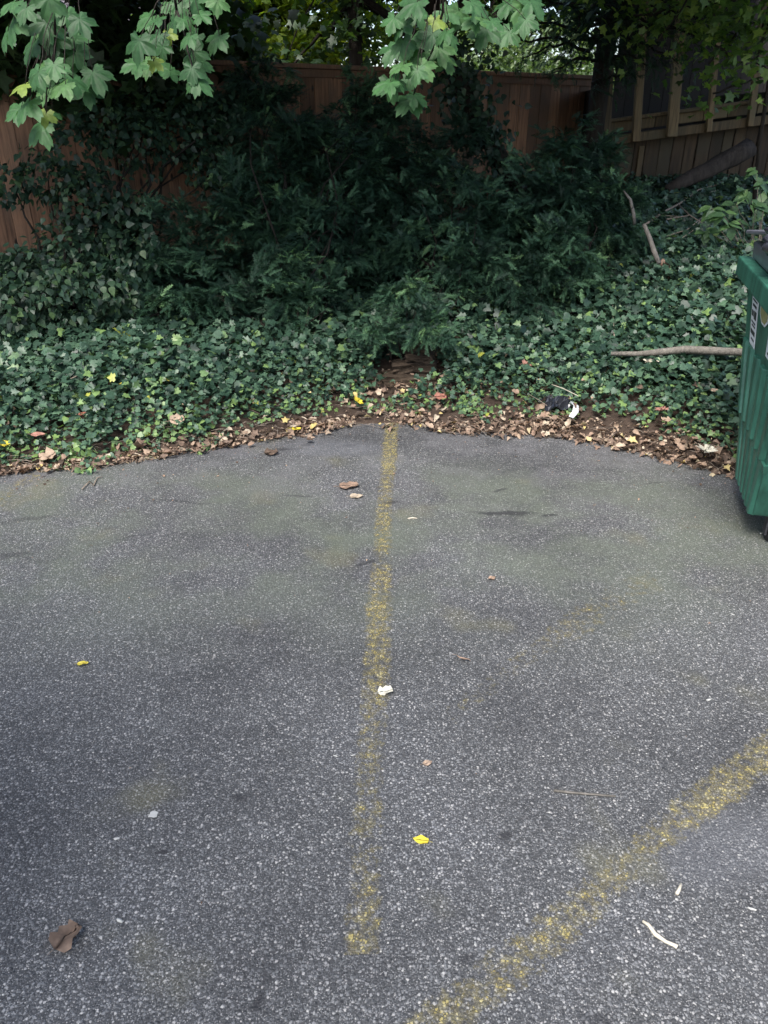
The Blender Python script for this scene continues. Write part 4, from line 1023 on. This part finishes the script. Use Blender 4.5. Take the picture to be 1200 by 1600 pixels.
stick('twig', 'long thin stem arching over the ivy at the far left', 'twig', via((60, 605), (100, 597), (140, 578), (172, 560), off=.15), [.004, .004, .003, .002], TWIG, 5)
stick('twig', 'bare upright stem in the ivy below the pale green yew', 'twig', via((960, 530), (958, 500), (957, 470), off=.16), [.004, .0035, .003], TWIG, 5)
stick('twig', 'green stalk sprouting at the corner of the container', 'twig', via((1146, 708), (1138, 695), (1128, 680), off=.05), [.003, .0025, .002], WEED, 5)
def flat(px, py, z=.004): return at_z(px, py, z)
stick('twig', 'straight grey twig lying on the asphalt near the slanting line', 'twig', [flat(*p, .0045) for p in ((865, 1235), (890, 1238), (925, 1241), (962, 1244))], [.0032, .0034, .003, .0024], GREYBARK, 6)
stick('twig', 'pale bent stick with a knobbed end on the asphalt', 'stick', [flat(*p, .005) for p in ((1004, 1439), (1014, 1446), (1024, 1460), (1040, 1471), (1054, 1477), (1058, 1480))], [.003, .0042, .0045, .004, .0045, .005], PALEWOOD, 7)
stick('twig', 'short curved pale stick above the bent one', 'stick', [flat(*p, .005) for p in ((1064, 1381), (1061, 1390), (1057, 1397))], [.003, .0045, .004], PALEWOOD, 6)
stick('twig', 'small dark forked twig on the asphalt below the left ivy', 'twig', [flat(*p, .008) for p in ((128, 764), (140, 752), (146, 758), (152, 746), (160, 745))], [.003, .004, .004, .003, .002], TWIG, 6)
stick('twig', 'thin tan sliver of wood right of the yellow line', 'twig', [flat(*p) for p in ((637, 810), (645, 809), (652, 810))], [.002, .003, .002], PALEWOOD, 5)
for (px, py, sx, lab) in ((1175, 1420, .010, 'pale wood chip at the right edge near the bent stick'), (1108, 1093, .011, 'long white chip on the asphalt nearest the slanting line'), (1145, 960, .009, 'white chip on the asphalt near the faded line'), (1092, 1008, .008, 'small white chip below the faded line'),
                          (524, 1181, .007, 'upright white chip left of the yellow line'), (551, 1180, .006, 'tiny pale chip touching the yellow line'), (187, 1438, .009, 'smooth pale pebble near the big brown leaf'), (182, 1310, .008, 'pale three cornered stone at the lower left'),
                          (1047, 1432, .006, 'small round white pebble beside the bent stick'), (795, 1545, .006, 'pale splinter on the slanting line near the bottom'), (883, 679, .022, 'flat pale scrap in the brown litter below the white strip'), (1038, 1312, .007, 'pale chip on the lower edge of the slanting line'), (1190, 833, .012, 'white pebble beside the container wheel')):
    bm = bmesh.new(); bmesh.ops.create_icosphere(bm, subdivisions=1, radius=1.); thin = .55 if 'pebble' in lab or 'stone' in lab else .34
    for v in bm.verts: v.co = Vector((v.co.x * sx * (1.1 + .25 * random.random()), v.co.y * sx * thin, v.co.z * sx * .3)) * random.uniform(.75, 1.12)
    tag(bm_obj('pebble' if 'pebble' in lab or 'stone' in lab else 'chip', bm, STONE, None, flat(px, py, sx * .22), (0, 0, random.uniform(-.8, .8)), 'pebble' in lab), lab, 'pebble' if 'pebble' in lab or 'stone' in lab else 'chip')
bm = bmesh.new(); bmesh.ops.create_circle(bm, cap_ends=True, segments=11, radius=1)
for v in bm.verts: v.co *= random.uniform(.6, 1.1) * .014
for f in list(bm.faces): bmesh.ops.extrude_face_region(bm, geom=[f])
for v in list(bm.verts)[11:]: v.co.z += .0015
tag(bm_obj('chewing_gum', bm, STONE, None, flat(240, 1272, .002)), 'pale flattened blob of gum on the asphalt at the left', 'gum')

# single fallen leaves
def dead_leaf(label, px, py, wpx, tone, kind=0, yaw=None, off=None, curl=1., mat=None):
    r = random.Random(px * 3 + py)
    p = flat(px, py) if off is None else on_hill(px, py, off)
    dep = p.y * CP - (p.z - CAM_H) * SP; L = wpx * dep / F
    half = [[(0, 0), (.06, .14), (.2, .24), (.4, .31), (.55, .30), (.7, .23), (.86, .12), (1, 0)],
            [(0, 0), (-.1, .3), (.05, .46), (.2, .30), (.38, .5), (.5, .46), (.58, .2), (.75, .2), (1, 0)],
            [(0, 0), (.1, .3), (.3, .46), (.45, .36), (.62, .44), (.8, .26), (.9, .28), (1, 0)],
            [(0, 0), (.2, .07), (.5, .10), (.8, .07), (1, 0)]][kind]
    half = [(x, y) if i in (0, len(half) - 1) else (x + r.uniform(-.03, .03), y * r.uniform(.86, 1.12)) for i, (x, y) in enumerate(half)]; bm = bmesh.new()
    ring = []
    for s in (1, -1):
        row = []
        for k in (0., .3, .65, 1.):
            row.append([(x, s * y * k) for x, y in half])
        ring.append(row)
    asym = r.uniform(.2, 1.5); sk = r.uniform(-.25, .25)
    def zf(x, y):
        y = y * (asym if y < 0 else 1) + sk * (x - .5)
        return (.10 * abs(y) + .55 * y * y * (1 + .8 * math.sin(3 * x + px)) + .18 * (x - .5) ** 2 + .05 * math.sin(9 * x + 4 * y + px) + .035 * math.sin(23 * x - 17 * y + py) + .03 * math.sin(31 * y + 13 * x)) * curl
    for row in ring:
        vs = [[bm.verts.new((x - .5, y, zf(x, y))) for x, y in rr] for rr in row]
        for a_ in range(3):
            for i in range(len(half) - 1):
                q = [vs[a_][i], vs[a_][i + 1], vs[a_ + 1][i + 1], vs[a_ + 1][i]]
                try: bm.faces.new(q)
                except ValueError: pass
    bmesh.ops.remove_doubles(bm, verts=bm.verts, dist=1e-5)
    V, Fc = tube_arrays([(-.5, 0, zf(0, 0)), (-.62, .02, .03), (-.75, .03, .02)], [.012, .01, .008], 4)
    vs = [bm.verts.new(v) for v in V]
    for f in Fc: bm.faces.new([vs[i] for i in dict.fromkeys(f)])
    me = bpy.data.meshes.new('fallen_leaf'); bm.to_mesh(me); bm.free()
    me.polygons.foreach_set('use_smooth', [True] * len(me.polygons))
    at = me.attributes.new('tone', 'FLOAT', 'FACE'); at.data.foreach_set('value', [tone] * len(me.polygons))
    me.materials.append(mat or LITTER)
    zl = min(v.co.z for v in me.vertices)
    o = link('fallen_leaf', me, None, p + Vector((0, 0, -zl * L + .0015)), (r.uniform(-.1, .1) if off is None else r.uniform(-.1, .5), r.uniform(-.1, .1), r.uniform(0, 6.28) if yaw is None else yaw))
    o.scale = (L, L, L)
    return tag(o, label, 'leaf')
YLEAF = leaf_mat('yellow_fallen_leaf', [(0, (.62, .50, .02)), (1, (.62, .56, .26))], .5, .15, (1, 1, 1))
RLEAF = leaf_mat('red_fallen_leaf', [(0, (.28, .075, .04)), (1, (.33, .17, .13))], .6, .15, (1, 1, 1))
PLEAF = leaf_mat('cream_fallen_leaf', [(0, (.62, .54, .40)), (1, (.66, .64, .52))], .6, .15, (1, 1, 1))
dead_leaf('bright yellow oval leaf lying alone on the asphalt', 657, 1313, 26, .1, 0, 2.9, None, .5, YLEAF)
dead_leaf('cream coloured leaf scrap lying on the yellow line', 602, 1081, 25, .8, 2, .3, None, .5, PLEAF)
dead_leaf('small yellow leaf on the asphalt at the left', 130, 1038, 18, .2, 0, .2, None, .8, YLEAF)
dead_leaf('large curled brown leaf in the lower left corner', 105, 1468, 48, .46, 2, 1.1, None, 1.3)
dead_leaf('narrow tan leaf sliver right of the yellow line', 724, 1031, 26, .75, 3, -.4, None, 1.2)
dead_leaf('tiny orange tan leaf on the asphalt in the middle', 769, 904, 14, .78, 0, .6, None, 1)
dead_leaf('small olive leaf above the bright yellow one', 668, 1193, 17, .86, 0, .4, None, .8)
dead_leaf('pinkish brown leaf left of the yellow line', 545, 760, 32, .7, 2, .2, None, .45)
dead_leaf('pale flat leaf just below the pinkish brown one', 557, 776, 22, .93, 0, .1, None, .6)
dead_leaf('brown leaf on the asphalt in front of the litter at the left', 424, 709, 22, .4, 2, .3, None, 1.2)
dead_leaf('yellow leaf standing at the head of the yellow line', 561, 627, 20, .1, 1, 1.2, .06, .8, YLEAF)
dead_leaf('bright red leaf in the ivy at the left', 131, 648, 16, .3, 0, .4, .11, .7, RLEAF)
dead_leaf('dull pink leaf in the ivy at the far left', 60, 680, 22, .9, 0, .2, .09, .7, RLEAF)
dead_leaf('pale orange leaf at the right end of the brown litter', 1041, 657, 18, .85, 2, .5, .09, .8)
dead_leaf('pinkish leaf above the pale orange one at the right', 1034, 640, 22, .9, 1, 1.0, .11, .8, RLEAF)
dead_leaf('large cream leaf below the grey fallen branch', 1022, 565, 26, .4, 1, .5, .14, .9, PLEAF)
dead_leaf('pink and white leaf in the ivy above the black bag', 825, 571, 20, .95, 2, .3, .13, .8, RLEAF)
dead_leaf('cream leaf high in the ivy carpet at the right', 1053, 463, 16, .8, 1, .8, .14, .7, PLEAF)
dead_leaf('small yellow leaf under the low yew at the left', 193, 600, 13, .2, 0, .5, .13, .7, YLEAF)
dead_leaf('yellow leaf with a notch under the large yew', 258, 594, 15, .3, 1, 2., .13, .7, YLEAF)
dead_leaf('tan leaf pair in the ivy below the large yew', 277, 658, 24, .86, 2, .4, .09, 1)
dead_leaf('rusty brown curled leaf at the edge of the left ivy', 222, 698, 26, .5, 2, .3, .035, 1.3)
dead_leaf('red brown leaf in front of the rotten stump', 688, 621, 20, .6, 2, .2, .06, 1, RLEAF)
dead_leaf('yellow leaf in the litter left of the yellow line', 463, 671, 16, .1, 0, .3, .03, .8, YLEAF)
dead_leaf('small orange leaf in the ivy beside the container', 1117, 611, 14, .88, 0, .1, .13, .8)
dead_leaf('big pale green grey leaf at the foot of the container ivy', 1106, 704, 34, .8, 1, 1.0, .05, .9, PLEAF)
dead_leaf('tan curled leaf at the lower edge of the left ivy', 75, 716, 26, .84, 2, .6, .03, 1.3)
dead_leaf('yellow leaf at the far left edge of the ivy', 8, 694, 18, .1, 0, .4, .05, .8, YLEAF)
